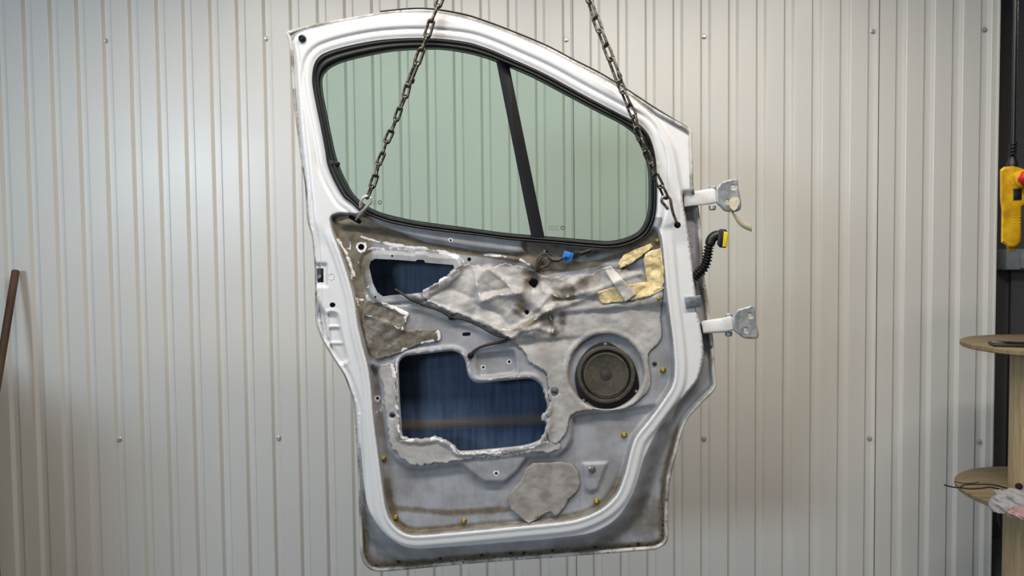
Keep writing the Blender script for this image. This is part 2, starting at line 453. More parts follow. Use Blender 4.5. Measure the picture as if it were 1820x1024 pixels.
def cladding(name, parent, i0, i1, mat, y0, first=None, last=None, dy=0.0, pitch=PITCHW, ph=PH0, z1=ZT):
    """one ribbed sheet: ribs i0..i1, ends at the right lip of groove i1"""
    pr = []
    xs = ph + pitch*i0 + GW - 0.004
    pr.append((xs if first is None else first, 0.0))
    for i in range(i0+1, i1+1):
        x = ph + pitch*i
        pr += [(x, 0.0), (x+0.002, 0.0012), (x+FL, GD), (x+GW-FL, GD), (x+GW-0.002, 0.0012), (x+GW, 0.0)]
    if last is not None: pr.append((last, 0.0))
    th = 0.0012; v = []; f = []; n = len(pr)
    for z in (0.0, z1):
        for (x, d) in pr: v.append((x, y0 + d + dy, z))
        for (x, d) in pr: v.append((x, y0 + d + dy + th, z))
    for k in range(n-1):
        f.append((k, k+1, 2*n+k+1, 2*n+k)); f.append((n+k+1, n+k, 3*n+k, 3*n+k+1))
    f += [(0, 2*n, 3*n, n), (n-1, 2*n-1, 4*n-1, 3*n-1)]
    return part(name, parent, v, f, mat, smooth=False)
cladding('cladding_panel', wb, -38, -27, M_wall, YW, dy=0.0)
cladding('cladding_panel', wb, -27, -16, M_wall, YW, dy=-0.0016)
cladding('cladding_panel', wb, -16, -5, M_wall, YW, dy=-0.0032)
cladding('cladding_panel', wb, -5, 6, M_wall, YW, dy=-0.0016)
XE = float(PA(1766, 512, YW)[0])
cladding('cladding_panel', wb, 6, 10, M_wall, YW, dy=0.0, last=XE)
# dark sealing strips where two sheets lap
for i in (-27, -16, -5, 6):
    bm = boxm((PH0+PITCHW*i+GW-0.0005, YW-0.0012, ZT/2), 0.0035 if i in (-16, -5) else 0.002, 0.0028, ZT); bpart('sheet_joint', wb, bm, M_black)
# corner post at the wall's right end
bpart('edge_trim', wb, boxm((XE+0.004, YW+0.05, ZT/2), 0.008, 0.11, ZT, bev=0.002), M_wall)
# screws with washers
sv, sf = lathe([(0.0112, 0), (0.0112, 0.002), (0.0075, 0.003), (0.0075, 0.0075), (0.0065, 0.0088), (0.0, 0.009)], (0, 0, 0), (0, -1, 0), 12, caps=False)
me_screw = mesh_of('screw', sv, sf, M_screw); auto(me_screw, 35)
for (px, py) in ((188, 73), (473, 69), (1006, 71), (1251, 65), (1551, 56), (1749, 53), (213, 781), (496, 779), (1251, 779), (1545, 779), (1740, 785)):
    q = P(px, py, YW+GD-0.001); inst('screw', wb, me_screw, Matrix.Translation(Vector((q.x, q.y-0.001, q.z))) @ Matrix.Rotation(rnd.random()*3, 4, 'Y'))
# charcoal wall of the recess beside it
wd = bpy.data.objects.new('wall_recess', None); col.objects.link(wd); wd['kind'] = 'structure'; wd.location = (2.4, YW+0.5, 0); ORG[wd.name] = Vector((2.4, YW+0.5, 0))
YD = YW + 0.5
for k in range(4):
    x0 = 1.86 + 0.23*k
    bm = boxm((x0+0.1, YD, ZT/2), 0.2, 0.02, ZT, bev=0.006); bpart('dark_panel', wd, bm, M_dark)
    bm = boxm((x0+0.215, YD+0.02, ZT/2), 0.03, 0.02, ZT); bpart('joint_strip', wd, bm, M_dark)
shell('wall_far', 1.5, 4.6, YD+0.06, YD+0.12, 0, ZT, M_dark)

# ceiling lamps and the daylight window behind the photographer
for (x, y, zl, _, w_) in LAMPS:
    t = thing('ceiling_lamp', 'long hanging lamp ' + w_, 'lamp', (x, y, ZT), 'ceiling lamps')
    bpart('housing', t, boxm((x, y, zl+0.05), 1.6, 0.3, 0.06, bev=0.01), M_white)
    for s in (-0.6, 0.6):
        v, f = tube([(x+s, y, zl+0.07), (x+s, y, ZT)], 0.004, 6); part('suspension_wire', t, v, f, M_wire)
wn = struct(bpart('window_1', None, boxm((-5.2, -6.27, 2.75), 3.6, 0.05, 1.7, bev=0.01), M_white))

# ------------------------------------------------------------------ the door: traced outlines (photo units on the door's own plane)
YDR = 1.84
O_pts = [(510,57),(564,42),(620,32),(676,22),(720,17.5),(753,16.5),(786,20),(830,28.6),(865,40),(900,53),(968,81),(1018,107),(1069,133),(1113,160),(1168,196),(1212,221),(1229,233),(1229.5,250),
 (1231.5,292),(1233,336),(1241,367),(1246,410),(1249,450),(1252,492),(1258,530),(1262,565),(1267,600),(1269.5,635),(1272,670),(1273.5,684),(1268,696),(1252,712),(1236,729),(1222,746),(1212,770),(1204,800),(1196,830),(1190.5,858),(1188,890),(1187.5,925),(1188,953),(1185,964),(1177,971.5),(1162,977.5),(1128,980),(1090,983),(995,990),(920,995.5),(860,1000),(802,1005),(719,1013),(679,1016),(666,1015),(656,1011),(648,1003),(643,993),(640.5,980),
 (638,897),(636,828),(633,785),(631.5,760),(630,734),(627,712),(621,693),(611,667),(591,636),(579,616),(569,597),(561.5,572),(560,545),(560,509),(559,470),(557.5,455),(554,420),(546,390),(542,330),(537,298),(530,246),(524,198),(519,147),(516.5,100),(512.5,71)]
F_pts = [(526,66),(566,51),(654,32),(720,25),(775,26),(830,37),(900,61),(968,90),(1018,116),(1069,142),(1110,168),(1150,200),(1176,232),(1191,258),(1199,288),(1204,320),(1209,345),(1216,388),(1222,423),(1228,470),(1233,512),(1237,553),(1242,578),(1246,600),(1247.5,625),(1245,650),(1236,677),(1216.5,701),(1192,728),(1172,752),(1155,783),(1140,817),(1130,852),(1116,887),(1090,922),(1052,943),(995,952.5),(910,960),(814,967.5),(743,972),(716,967),(688,947.5),(669,923),(657,899),(651,863),(646,800),(641,765),(637,740),(633,718),(626,696),(613,668),(596,641),(584,622),(577,605),(570,585),(566,560),(565,532),(563,510),(561.5,470),(558,426),(552.5,400),(549.5,374),(547,328),(543,290),(537,230),(533,180),(530.5,135),(528,100)]
R_pts = [(586,388),(592,381),(606,378),(630,379),(646,377),(668,385),(694,393),(760,405),(848,415),(940,425),(1040,437),(1087,438),(1116,432),(1136,423),(1153,409),(1164,402),(1173.6,416),(1178,440),(1183.5,502),(1190,560),(1195.6,604),(1199,652),(1195,684),(1177,714),(1153,747),(1127,782),(1110,844),(1095,880),(1067,906),(1019,925),(920,936),(786,948.5),(733,951.5),(709,942),(690,918),(681,875),(675,828),(669,784),(663,736),(660,696),(654,652),(643,610),(636,579),(630,537),(619,493),(606,453),(590.5,412)]
So_pts = [(554,143),(556,120),(562,105),(575,94),(610,82.5),(665,71.5),(720,67),(775,67.7),(830,74),(866,85),(904,101),(970,131),(1036,167),(1102,202),(1135,219),(1152,237),(1161,259),(1166.5,288),(1168,332),(1167,371),(1163,393),(1153.5,413),(1138,426.5),(1115,437),(1087,442),(1054,440.5),(966,432),(900,426.5),(848,419.5),(760,409.5),(694,397.5),(663,387),(639,375.5),(625,362),(610,351),(592,320),(581,292),(577,266),(570,229),(563.5,198),(558,170)]
Si_pts = [(571,143),(576,130),(588,119),(610,109),(654,98),(698,90),(742,87),(786,87),(830,93.4),(866,103),(904,118),(948,137),(1014,172),(1069,201),(1104,219),(1128,237),(1139,253),(1148,277),(1153.4,305),(1154.5,343),(1153.4,371),(1148,393),(1136,412),(1115,423.5),(1087,430),(1062,429.5),(966,421.5),(900,416),(826,406),(738,394),(683,381.5),(655,369.5),(630,349.5),(614,323),(601,294),(594,272),(588,244),(581.5,212),(577,190),(572.5,165)]
A_pts = [(656,474),(658.5,465),(666,460),(700,461.5),(738,464.5),(742,461.5),(753,462),(756,467),(806,471),(807,478),(786,497.5),(752,515),(750,520),(733,522),(694,525),(681,527),(671,520),(663,504)]
B_pts = [(709,648),(713,639),(722,633),(760,628.5),(801,624),(816,628),(826,640),(831,664),(838,676),(852,681),(895,677),(940,673),(955,678.5),(966,693),(970,712),(971,733),(963,738),(962,747),(970,753),(968,769),(960,781),(936,790),(900,795),(817,801),(808,790),(798,784),(777,776),(755,780),(727,776.5),(716,773),(713.5,747),(710,692)]
L_pts = [(1013,752),(1016,740),(1024,735),(1054,730),(1120,724),(1160,718),(1215,700),(1215,975),(640,975),(640,640),(676,652),(683,703),(689,758),(695,797),(707,814),(729,828),(748,831),(838,819),(920,810),(990,806),(1005,794),(1012,780)]
T_pts = [(800,812),(812,824),(836,845),(860,862),(898,862),(922,842),(940,816),(936,804)]
U_pts = [(592,392),(610,384),(640,374),(668,380),(760,396),(848,406),(935,416),(940,452),(926,458),(900,455),(850,450),(800,442),(740,430),(690,418),(640,412),(606,410)]
ARM_pts = [(846,634),(850,630),(908,624),(914,627),(918,655),(912,664),(858,671),(850,667)]
HDL_pts = [(581,557),(596,555),(602,561),(610,600),(618,634),(617,643),(604,648),(597,642),(586,624),(583,581)]
SIDE_pts = [(563,520),(570,540),(581,557),(583,581),(585,622),(575,610),(564,580),(558,560)]
PLT_pts = [(1033,821),(1083,819),(1081,828),(1064,873),(1048,878),(1037,870)]
LBR = poly([(588,390),(640,384),(668,396),(760,430),(800,436),(850,446),(935,450),(1000,466),(1060,462),(1110,448),(1150,428),(1172,430),(1170,446),(1090,462),(1060,476),(960,492),(938,470),(860,458),(812,453),(740,440),(680,434),(640,424),(612,424)], 6)
c4 = lambda p: catmull(p, 3.5)
LO, LF, LR, LSo, LSi = c4(O_pts), c4(F_pts), c4(R_pts), c4(So_pts), c4(Si_pts)
LA, LB, LL, LT, LU = poly(A_pts, 3), c4(B_pts), poly(L_pts, 5), poly(T_pts, 4), poly(U_pts, 6)
LB = ragged(LB, 4.5, 2.3, 0.16, lambda x, y: ((x > 958) | ((y > 770) & (x < 815))).astype(float))
LARM, LHDL, LSIDE, LPLT = c4(ARM_pts), c4(HDL_pts), poly(SIDE_pts, 5), poly(PLT_pts, 5)
def creases():
    return [([(752,516),(786,499),(806,484),(818,470)], 0.010, 5), ([(733,524),(780,546),(830,562),(870,577),(905,600)], 0.010, 6),
     ([(856,536),(880,525),(925,521)], 0.012, 5), ([(843,478),(849,512),(856,536)], 0.008, 6), ([(868,478),(895,497),(917,521)], 0.009, 5),
     ([(915,548),(935,563),(958,546),(974,528)], 0.010, 5), ([(880,584),(903,588),(940,576),(970,553),(1010,541),(1060,521)], 0.012, 7),
     ([(905,603),(928,587),(955,582),(980,591)], 0.013, 6), ([(972,550),(980,570),(982,592)], 0.007, 5), ([(960,480),(966,519),(1000,529),(1060,516),(1110,494),(1140,486)], 0.008, 6),
     ([(880,455),(930,462),(950,475)], 0.006, 6), ([(1030,495),(1036,520)], 0.005, 5), ([(845,540),(890,560),(905,585)], -0.008, 7), ([(860,520),(905,512)], -0.006, 6),
     ([(985,535),(1050,528)], -0.007, 6), ([(800,512),(840,530)], -0.006, 8), ([(690,545),(722,560),(716,586)], 0.006, 5), ([(652,560),(690,575),(716,586)], 0.005, 5)]
CR = creases()
CRUMPLE = poly([(745,520),(815,472),(870,470),(950,462),(1060,470),(1180,470),(1178,540),(990,556),(985,598),(905,606),(830,566),(735,526)], 8)
def make_facets():
    pts = []
    for j, y in enumerate(np.arange(440, 640, 23.0)):
        for i, x in enumerate(np.arange(620, 1210, 30.0)): pts.append(Vector((x + (j % 2)*15 + rnd.uniform(-11, 11), y + rnd.uniform(-8, 8))))
    v, _, f, _, _, _ = delaunay_2d_cdt(pts, [], [], 0, 1e-5)
    z = [rnd.uniform(-1, 1) for _ in v]
    return [[(v[i].x, v[i].y, z[i]) for i in t] for t in f]
FACETS = make_facets()
def facets(X, Y):
    out = np.zeros(np.shape(X)); m0 = (X > 600) & (X < 1215) & (Y > 430) & (Y < 645); xs, ys = X[m0], Y[m0]; o = np.zeros(len(xs))
    for (a, b, c) in FACETS:
        d = (b[1]-c[1])*(a[0]-c[0]) + (c[0]-b[0])*(a[1]-c[1])
        if abs(d) < 1e-6: continue
        l1 = ((b[1]-c[1])*(xs-c[0]) + (c[0]-b[0])*(ys-c[1]))/d; l2 = ((c[1]-a[1])*(xs-c[0]) + (a[0]-c[0])*(ys-c[1]))/d; l3 = 1-l1-l2
        k = (l1 >= -1e-6) & (l2 >= -1e-6) & (l3 >= -1e-6); o[k] = l1[k]*a[2]+l2[k]*b[2]+l3[k]*c[2]
    out[m0] = o; return out
def Hf(X, Y):
    """relief of the inner panel in metres towards the room, 0 = painted frame"""
    sO, sF, sR, sS = sd(LO, X, Y), sd(LF, X, Y), sd(LR, X, Y), sd(LSo, X, Y)
    sA, sB, sL = sd(LA, X, Y), sd(LB, X, Y), sd(LL, X, Y)
    low = ss(690, 800, Y)*ss(610, 660, X); up = ss(360, 335, Y); left = ss(660, 620, X)*(1-low)
    h = np.zeros(X.shape)
    # recess of the trim area and the bead around it
    h -= 0.020*ss(-1, 9, sR)
    lowf = ss(395, 440, Y)
    h += 0.0035*np.exp(-((sR+4)/2.6)**2)*lowf
    h -= 0.007*ss(17, 24, -sR)*lowf*ss(620, 720, X)
    h -= 0.004*ss(12, 17, -sR)*lowf*ss(700, 620, X)
    # drop to the skin at the edge
    k = 4 + 34*low; drop = 0.060*(1-up)*(1-left) + 0.015*up + 0.03*left*(1-up)
    drop = drop*(1-low) + 0.044*low
    k = k + 4*up
    h -= drop*(1 - ss(-1, 0, sF/k))
    # hem gutter
    h -= 0.006*np.exp(-((sO-9)/2.5)**2)*(1-up)
    # window seat and its bead
    h -= 0.004*ss(-7, 0, sS)*up + 0.004*ss(-7, 0, sS)*(1-up)*ss(-4, 2, -sR)
    h -= 0.0035*np.exp(-((sS+15)/2.6)**2)*ss(430, 380, Y)
    h -= 0.003*ss(22, 16, -sS)*ss(400, 330, Y)
    h -= 0.003*ss(8, 3, sF)*up
    ins = ss(0, 6, sR)
    # belt swage under the glass
    h += 0.013*ss(0, 13, sd(LU, X, Y))*ins
    # rim of the two openings
    h += ins*0.007*ss(17, 12, -sA)
    h -= ins*0.007*np.exp(-((sA+14.5)/2.2)**2)*ss(500, 470, Y+0.3*(X-660))
    h -= ins*0.004*np.exp(-((sA+14.5)/2.2)**2)*ss(670, 650, X)
    h += ins*0.005*ss(13, 6, -sB) - 0.006*ss(3, 0, -sB)
    # lower recess, bracket, armrest pad, plate
    h -= ins*0.015*ss(0, 9, sL)*(1 - ss(0, 8, sd(LT, X, Y)))
    sAr = sd(LARM, X, Y); h -= 0.008*ss(-1, 4, sAr); h += 0.003*np.exp(-((sAr+4)/2.5)**2)
    h += 0.008*ss(0, 6, sd(LPLT, X, Y))*ins
    r = np.hypot((X-1077)/1.0, (Y-661)/1.0); h -= 0.012*ss(71, 60, r); h += 0.002*np.exp(-((r-73)/3)**2)
    # shelf below the crumpled strip, second swage
    yl = np.interp(X, [940, 985, 1060, 1185], [560, 552, 545, 535]); g = ss(950, 985, X)*ins
    h -= g*0.012*ss(0, 11, Y-yl)
    y2 = np.interp(X, [900, 985, 1050, 1100], [606, 597, 592, 590]); h -= 0.007*ss(0, 10, Y-y2)*ss(905, 930, X)*ss(1060, 1010, X)*ins
    h += 0.012*ss(0, 30, Y-y2)*ss(905, 930, X)*ss(1060, 1010, X)*ins*0.5
    # handle pocket, its ribs, sloping latch flank, latch pocket
    sH = sd(LHDL, X, Y); rib = np.maximum(np.exp(-((Y-581)/1.6)**2), np.exp(-((Y-610)/1.6)**2))
    h -= 0.008*ss(0, 4, sH)*(1-0.8*rib); h += 0.002*np.exp(-((sH+2)/2)**2)
    h -= 0.028*ss(0, 10, sd(LSIDE, X, Y))
    dx = np.maximum(np.abs(X-566)-13, 0); dy = np.maximum(np.abs(Y-489)-18, 0); h -= 0.007*ss(4, 0, np.hypot(dx, dy))
    # crumpled film and metal
    cz = ss(-6, 10, sd(CRUMPLE, X, Y))
    for ln, a, w in CR:
        d = dl(ln, X, Y); h += ins*a*np.exp(-d/w)
    n = fbm(X*0.035, Y*0.05, 4)-0.47; rg = 1-np.abs(2*fbm(X*0.03+9, Y*0.045+3, 3)-0.9)*2
    h += cz*ins*(0.005*n + 0.010*facets(X, Y))
    h -= ins*0.012*np.exp(-(((X-948)/12)**2+((Y-503)/12)**2)) + ins*0.008*np.exp(-(((X-936)/10)**2+((Y-555)/10)**2))
    # small buckles elsewhere in the trim area
    h += ins*0.0016*(fbm(X*0.02+5, Y*0.02, 3)-0.47)*2
    zl = ins*ss(730, 655, X)*ss(700, 640, Y)*ss(395, 420, Y); h += zl*(0.004*(fbm(X*0.06, Y*0.05, 4)-0.47)*2 + 0.003*facets(X, Y))
    return h
def Dp(X, Y, extra=0.0):
    X = np.asarray(X, float); Y = np.asarray(Y, float)
    return YDR - (Hf(X, Y) + extra)
def on(px, py, extra=0.0):
    return P(px, py, float(Dp(np.array([px]), np.array([py]), extra)[0]))

door_org = P(905, 1005, YDR)
door = thing('van_door', 'stripped white van front door hanging from two chains before the ribbed wall', 'door', door_org)

# inner panel --------------------------------------------------------------
holes = [offset(LSo, -4), LA, LB]
small = [circle(642, 439, 5.6), slot(829, 594, 15, 6.5, -0.08), circle(859, 653, 2.6, n=10), circle(905, 643, 2.6, n=10), circle(882, 841.5, 2.8, n=10), slot(631, 390, 25, 7.5, 0.50),
  circle(1204, 400, 6, 6, n=14), ragged(circle(948, 504, 9, 8, n=16), 4, 1.1), ragged(circle(937, 555, 4, 4, n=10), 1.5, 2.0), circle(591, 542, 5.2, 4.5), circle(671, 708, 2.8, n=10), circle(698, 739, 4.2, 3.2, n=10), poly([(562, 477), (575, 477), (575, 502), (564, 502)], 3),
  circle(801, 427, 2.0, n=8), circle(697, 455, 2.0, n=8), circle(834, 461, 3.5, n=10), circle(667, 528, 2, n=8)]
holes += small
outl = offset(LO, -3.0)
gd = [LF, offset(LF, 4.5), LR, offset(LR, -6), offset(LSo, 5), LARM, LHDL, circle(1077, 661, 70, n=120), circle(1077, 661, 62, n=110), LL, LT]
for s_ in (4, 14): gd += [offset(LA, s_), offset(LB, s_)]
v2, tri = triangulate(outl, holes, 3.0, gd)
X, Y = v2[:, 0], v2[:, 1]
hh = Hf(X, Y)
v3 = PA(X, Y, YDR - hh)
ip = part('inner_panel', door, v3, tri, M_panel, smooth=True, normals=False)
def masks(X, Y):
    sO, sF, sR, sS = sd(LO, X, Y), sd(LF, X, Y), sd(LR, X, Y), sd(LSo, X, Y); low = ss(690, 800, Y)*ss(610, 660, X)
    R_ = ss(1, -1.5, sR)*(1 - low*ss(0, -6, sF)*0.9)*(1-ss(0, -5, sF)*ss(1190, 1215, X)*ss(345, 370, Y))  # hinge-side strip loses its white: its shade and dirt are painted as grey
    R_ = R_*(1 - ss(-16, -11, sS)*ss(378, 394, Y)*ss(625, 650, X))
    R_ = R_*(1 - 0.9*ss(-1, -3, sF)*ss(345, 300, Y)*ss(3, 0, Y - np.interp(X, [510, 560, 720, 900, 1069, 1229], [75, 62, 32, 70, 150, 243])))  # upper edge strip drops most of its white to the grey base
    br = ss(-2, 3, sd(LBR, X, Y))
    G = 0.7*br + 0.18*ss(470, 440, Y)*ss(1, 6, sR) + 0.75*ss(680, 640, X)*ss(690, 600, Y)*ss(1, 6, sR) + 0.75*np.exp(-((sR-9)/9)**2)*ss(800, 880, Y)
    G += 0.75*np.exp(-((Y-np.interp(X, [690, 800, 1000], [902, 912, 898]))/9)**2)*ss(690, 715, X)*ss(1010, 960, X)
    G += 0.5*ss(905, 950, X)*ss(470, 445, Y)*ss(0, 6, sR) + 0.45*ss(0, -8, sF)*low*ss(0, 30, -sF)
    G += 0.5*np.exp(-((sO-10)/6)**2)*low + 0.35*ss(690, 670, X)*ss(0, 5, sR)*ss(600, 700, Y)
    B_ = 0.55*np.exp(-((sd(LA, X, Y)+19)/5)**2)*ss(640, 655, X) + 0.4*ss(0, 30, X-640)*ss(650, 730, Y)*ss(712, 690, X)*ss(770, 740, Y)
    for (cx, cy, r0) in ((859, 653, 4.5), (905, 643, 4.5), (882, 841.5, 5), (801, 427, 4.5), (937, 555, 7), (642, 439, 9), (671, 708, 5)):
        B_ = np.maximum(B_, ss(r0+1.2, r0-0.5, np.hypot(X-cx, Y-cy)))
    fl = ss(0.54, 0.60, fbm(X*0.11+3, Y*0.06+8, 4)); B_ = np.maximum(B_, 0.48*fl*ss(690, 650, X)*ss(400, 425, Y)*ss(680, 640, Y)*ss(1, 5, sR))
    for ln in ([(640, 420), (672, 430), (720, 438), (790, 447), (812, 458)], [(600, 425), (616, 450), (630, 490)], [(860, 452), (900, 456)], [(925, 462), (940, 470)]):
        B_ = np.maximum(B_, 0.62*np.exp(-(dl(ln, X, Y)/4.5)**2))
    B_ = np.maximum(B_, 0.5*np.exp(-((sd(LB, X, Y)+4)/3.5)**2))
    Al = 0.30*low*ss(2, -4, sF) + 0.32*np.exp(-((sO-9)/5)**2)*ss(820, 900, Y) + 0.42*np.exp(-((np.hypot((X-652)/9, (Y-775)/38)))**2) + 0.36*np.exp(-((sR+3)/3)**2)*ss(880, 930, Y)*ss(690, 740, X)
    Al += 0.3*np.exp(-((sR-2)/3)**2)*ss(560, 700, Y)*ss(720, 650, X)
    return np.stack([R_, np.clip(G, 0, 1), np.clip(B_, 0, 1), np.clip(Al, 0, 1)], 1)
set_masks(ip.data, masks(X, Y).astype(np.float32))

# outer skin ---------------------------------------------------------------
so2 = offset(LO, -1.0)
v2, tri = triangulate(so2, [offset(LSi, -2)], 9.0)
X, Y = v2[:, 0], v2[:, 1]
hs = -0.088 - 0.012*ss(0, 60, sd(LO, X, Y)) + 0.004*np.exp(-((Y-np.interp(X, [700, 980], [757, 745]))/8)**2)
hs = hs*(1-ss(470, 380, Y)) + (-0.078)*ss(470, 380, Y)
sk = part('outer_skin', door, PA(X, Y, YDR-hs), tri, M_skin, smooth=True, normals=False, label='dark blue primed inside of the outer sheet')
mk = np.zeros((len(X), 4), np.float32); mk[:, 1] = np.exp(-((Y-np.interp(X, [700, 980], [757, 745]))/7)**2); mk[:, 3] = 1
set_masks(sk.data, mk)
# hem: folded lip all round
def ring(loops, hs, name, mat, parent=door, **kw):
    n = len(loops[0]); v = []; f = []
    for lp, h_ in zip(loops, hs): v += list(PA(lp[:, 0], lp[:, 1], YDR - np.broadcast_to(h_, (n,))))
    for k in range(len(loops)-1):
        for i in range(n): j = (i+1) % n; f.append((k*n+i, k*n+j, (k+1)*n+j, (k+1)*n+i))
    return part(name, parent, v, f, mat, smooth=True, **kw)
lowO = ss(690, 800, LO[:, 1])*ss(610, 660, LO[:, 0]); upO = ss(360, 335, LO[:, 1]); leftO = ss(660, 620, LO[:, 0])*(1-lowO)
hb = -(0.060*(1-upO)*(1-leftO) + 0.015*upO + 0.03*leftO*(1-upO)); hb = hb*(1-lowO) - 0.044*lowO
ring([offset(LO, -7), offset(LO, -5.2), offset(LO, -3.5), offset(LO, -1), LO, offset(LO, 0.2), offset(LO, -0.5)],
     [hb-0.006, hb+0.001, hb+0.003, hb+0.003, hb+0.0005, hb-0.010, -0.092 + 0.012*upO], 'hem_flange', M_hem)
# dark weather strip along the roof edge
top = catmull([(676,21.5),(720,16.8),(753,15.8),(786,19),(830,27.5),(865,39),(900,52),(968,80),(1018,106),(1069,132),(1113,159),(1168,195),(1222,228)], 6, False)
v, f = tube([P(a, b, YDR+0.020) for a, b in top], 0.0032, 8); part('roof_edge_strip', door, v, f, M_rubber)

# window seal --------------------------------------------------------------
def nearest_on(loop, pts):
    out = []
    a = loop; b = np.roll(loop, -1, 0); e = b-a
    for p in pts:
        w = p-a; t = np.clip((w*e).sum(1)/((e*e).sum(1)+1e-9), 0, 1); q = a+e*t[:, None]; k = ((q-p)**2).sum(1).argmin(); out.append(q[k])
    return np.array(out)
so = LSo; si = nearest_on(LSi, so)
for _ in range(3): si = (np.roll(si, 1, 0)+2*si+np.roll(si, -1, 0))/4
mixl = lambda t: so*(1-t)+si*t
ring([offset(so, 1), mixl(0.05), mixl(0.18), mixl(0.30), mixl(0.40), mixl(0.50), mixl(0.66), mixl(0.82), mixl(0.95), mixl(1.04)],
     [-0.026, 0.000, 0.004, 0.004, -0.001, 0.001, 0.004, 0.000, -0.010, -0.034], 'window_seal', M_rubber)
sj = P(594, 291, YDR+0.004); bpart('seal_joint', door, boxm(sj, 0.028, 0.014, 0.013, Matrix.Rotation(0.15, 3, 'Y'), 0.004), M_rubber)
# glass panes and divider ----------------------------------------------------
gl = offset(LSi, 3)
lx = lambda y: np.interp(y, [60, 107, 420, 460], [880, 892, 957, 965])
def pane(side):
    pts = [q for q in gl]; n = len(gl); out = []
    def s(q): return (q[0]-lx(q[1]))*side
    for i in range(n):
        a, b = gl[i], gl[(i+1) % n]
        if s(a) > 0: out.append(a)
        if (s(a) > 0) != (s(b) > 0): t = s(a)/(s(a)-s(b)); out.append(a+(b-a)*t)
    return np.array(out)
for side, lb in ((-1, 'rear pane of the window'), (1, 'front quarter pane of the window')):
    v, f = prism(pane(side), YDR+0.034, YDR+0.030); o = part('window_pane', door, v, f, M_glass, smooth=False, label=lb)
    # printed glass mark: small ring and lines of tiny lettering
    mx, my = (675, 360) if side < 0 else (1000, 405)
    a = np.arange(20)*2*math.pi/20
    v, f = tube([P(mx+3.0*math.cos(t), my+3.0*math.sin(t), YDR+0.0295) for t in a], 0.0010, 6, True); part('glass_mark', o, v, f, M_mark)
    for k in range(3):
        x = mx-25 if side > 0 else mx-22
        while x < mx-5:
            w = rnd.uniform(1.5, 4.0); y = my-2.5+k*3.2
            if x + w < mx-4: v, f = tube([P(x, y, YDR+0.0297), P(x+w, y+0.3, YDR+0.0297)], 0.0006, 4); part('glass_lettering', o, v, f, M_mark)
            x += w+1.2
v, f = prism(poly([(880, 100), (904, 111), (969, 427), (945, 424)], 40), YDR+0.034, YDR+0.016, 0.004, 2.0); part('divider_bar', door, v, f, M_bar)

# sealing film remnants -----------------------------------------------------
def film(name, pts, hls, torn, extra, seed, label, wr=0.003, rag=5.5):
    lp = ragged(catmull(pts, 2.0), rag, seed, 0.14, lambda x, y: np.where((x > 1000) & (y > 520), 0.22, 1.0))
    v2, tri = triangulate(lp, hls, 3.0); X, Y = v2[:, 0], v2[:, 1]
    par = list(range(len(v2)))
    def root(i):
        while par[i] != i: par[i] = par[par[i]]; i = par[i]
        return i
    for t_ in tri:
        a_, b_, c_ = (root(int(q)) for q in t_); par[b_] = a_; par[root(c_)] = a_
    rt_ = np.array([root(int(t_[0])) for t_ in tri]); u_, k_ = np.unique(rt_, return_counts=True); tri = tri[rt_ == u_[k_.argmax()]]
    us = np.unique(tri); mp_ = np.full(len(v2), -1); mp_[us] = np.arange(len(us)); tri = mp_[tri]; v2 = v2[us]; X, Y = v2[:, 0], v2[:, 1]
    e = sd(lp, X, Y); n = fbm(X*0.05+seed, Y*0.06, 4)-0.47
    hx = Hf(X, Y)
    h = hx + extra + wr*n*2*ss(0, 10, e) + 0.0035*np.exp(-(e/2.5)**2)*np.clip(fbm(X*.1, Y*.1+seed, 2)*2-0.6, 0, 1)
    o = part(name, door, PA(X, Y, YDR-h), tri, M_film, smooth=True, normals=False, label=label)
    so_ = o.modifiers.new('thickness', 'SOLIDIFY'); so_.thickness = 0.0015; so_.offset = -1
    m = np.zeros((len(X), 4), np.float32); m[:, 3] = 1
    td = dl(torn, X, Y); m[:, 2] = np.clip(0.95*np.exp(-(e/6.5)**2)*ss(18, 6, td)*ss(0.34, 0.56, fbm(X*.07+seed, Y*.07, 3)) + 0.25*ss(0.53, 0.62, fbm(X*.04+2, Y*.06, 4))*ss(600, 570, Y), 0, 1)
    for ln, a_, w_ in CR:
        if a_ > 0: m[:, 2] = np.maximum(m[:, 2], 0.47*np.exp(-(dl(ln, X, Y)/3.2)**2))  # highlights painted in white along the raised creases
    m[:, 1] = np.clip(0.5*ss(505, 470, Y)*ss(860, 960, X) + 0.75*(seed == 2.2) + 0.35*ss(0.48, 0.6, fbm(X*.02, Y*.03+4, 3)) + 0.3*np.exp(-((Y-525)/20)**2)*ss(940, 980, X) + 0.8*np.exp(-(np.hypot(X-945, Y-500)/17)**2) + 0.7*np.exp(-(np.hypot(X-928, Y-537)/16)**2) + 0.6*np.exp(-(np.hypot(X-1035, Y-503)/13)**2) + 0.5*np.exp(-(dl([(905,596),(935,580),(975,556),(985,590)], X, Y)/6)**2) + 0.45*np.exp(-(dl([(1000,560),(1000,590),(930,600)], X, Y)/9)**2), 0, 1)  # dirt smudges, with the shade of crevices and valley creases painted in
    set_masks(o.data, m); return o
film('sealing_film', [(750,518),(768,508),(786,498),(808,480),(826,469),(870,473),(905,469),(935,476),(965,488),(1000,493),(1040,489),(1075,478),(1110,478),(1140,482),(1177,500),(1174,560),(1174,604),(1152,630),(1156,668),(1152,694),(1120,722),(1090,729),(1054,728),(1022,734),(1012,744),(1006,768),(990,788),(974,780),(973,740),(977,700),(970,664),(944,648),(930,626),(912,606),(898,598),(870,583),(830,565),(790,550),(762,536)],
     [circle(1077, 661, 67, n=90), circle(986, 697, 7), small[7], small[8]], [(752,517),(786,498),(808,480)], 0.003, 1.3, 'crumpled grey sealing film torn along its left edge')
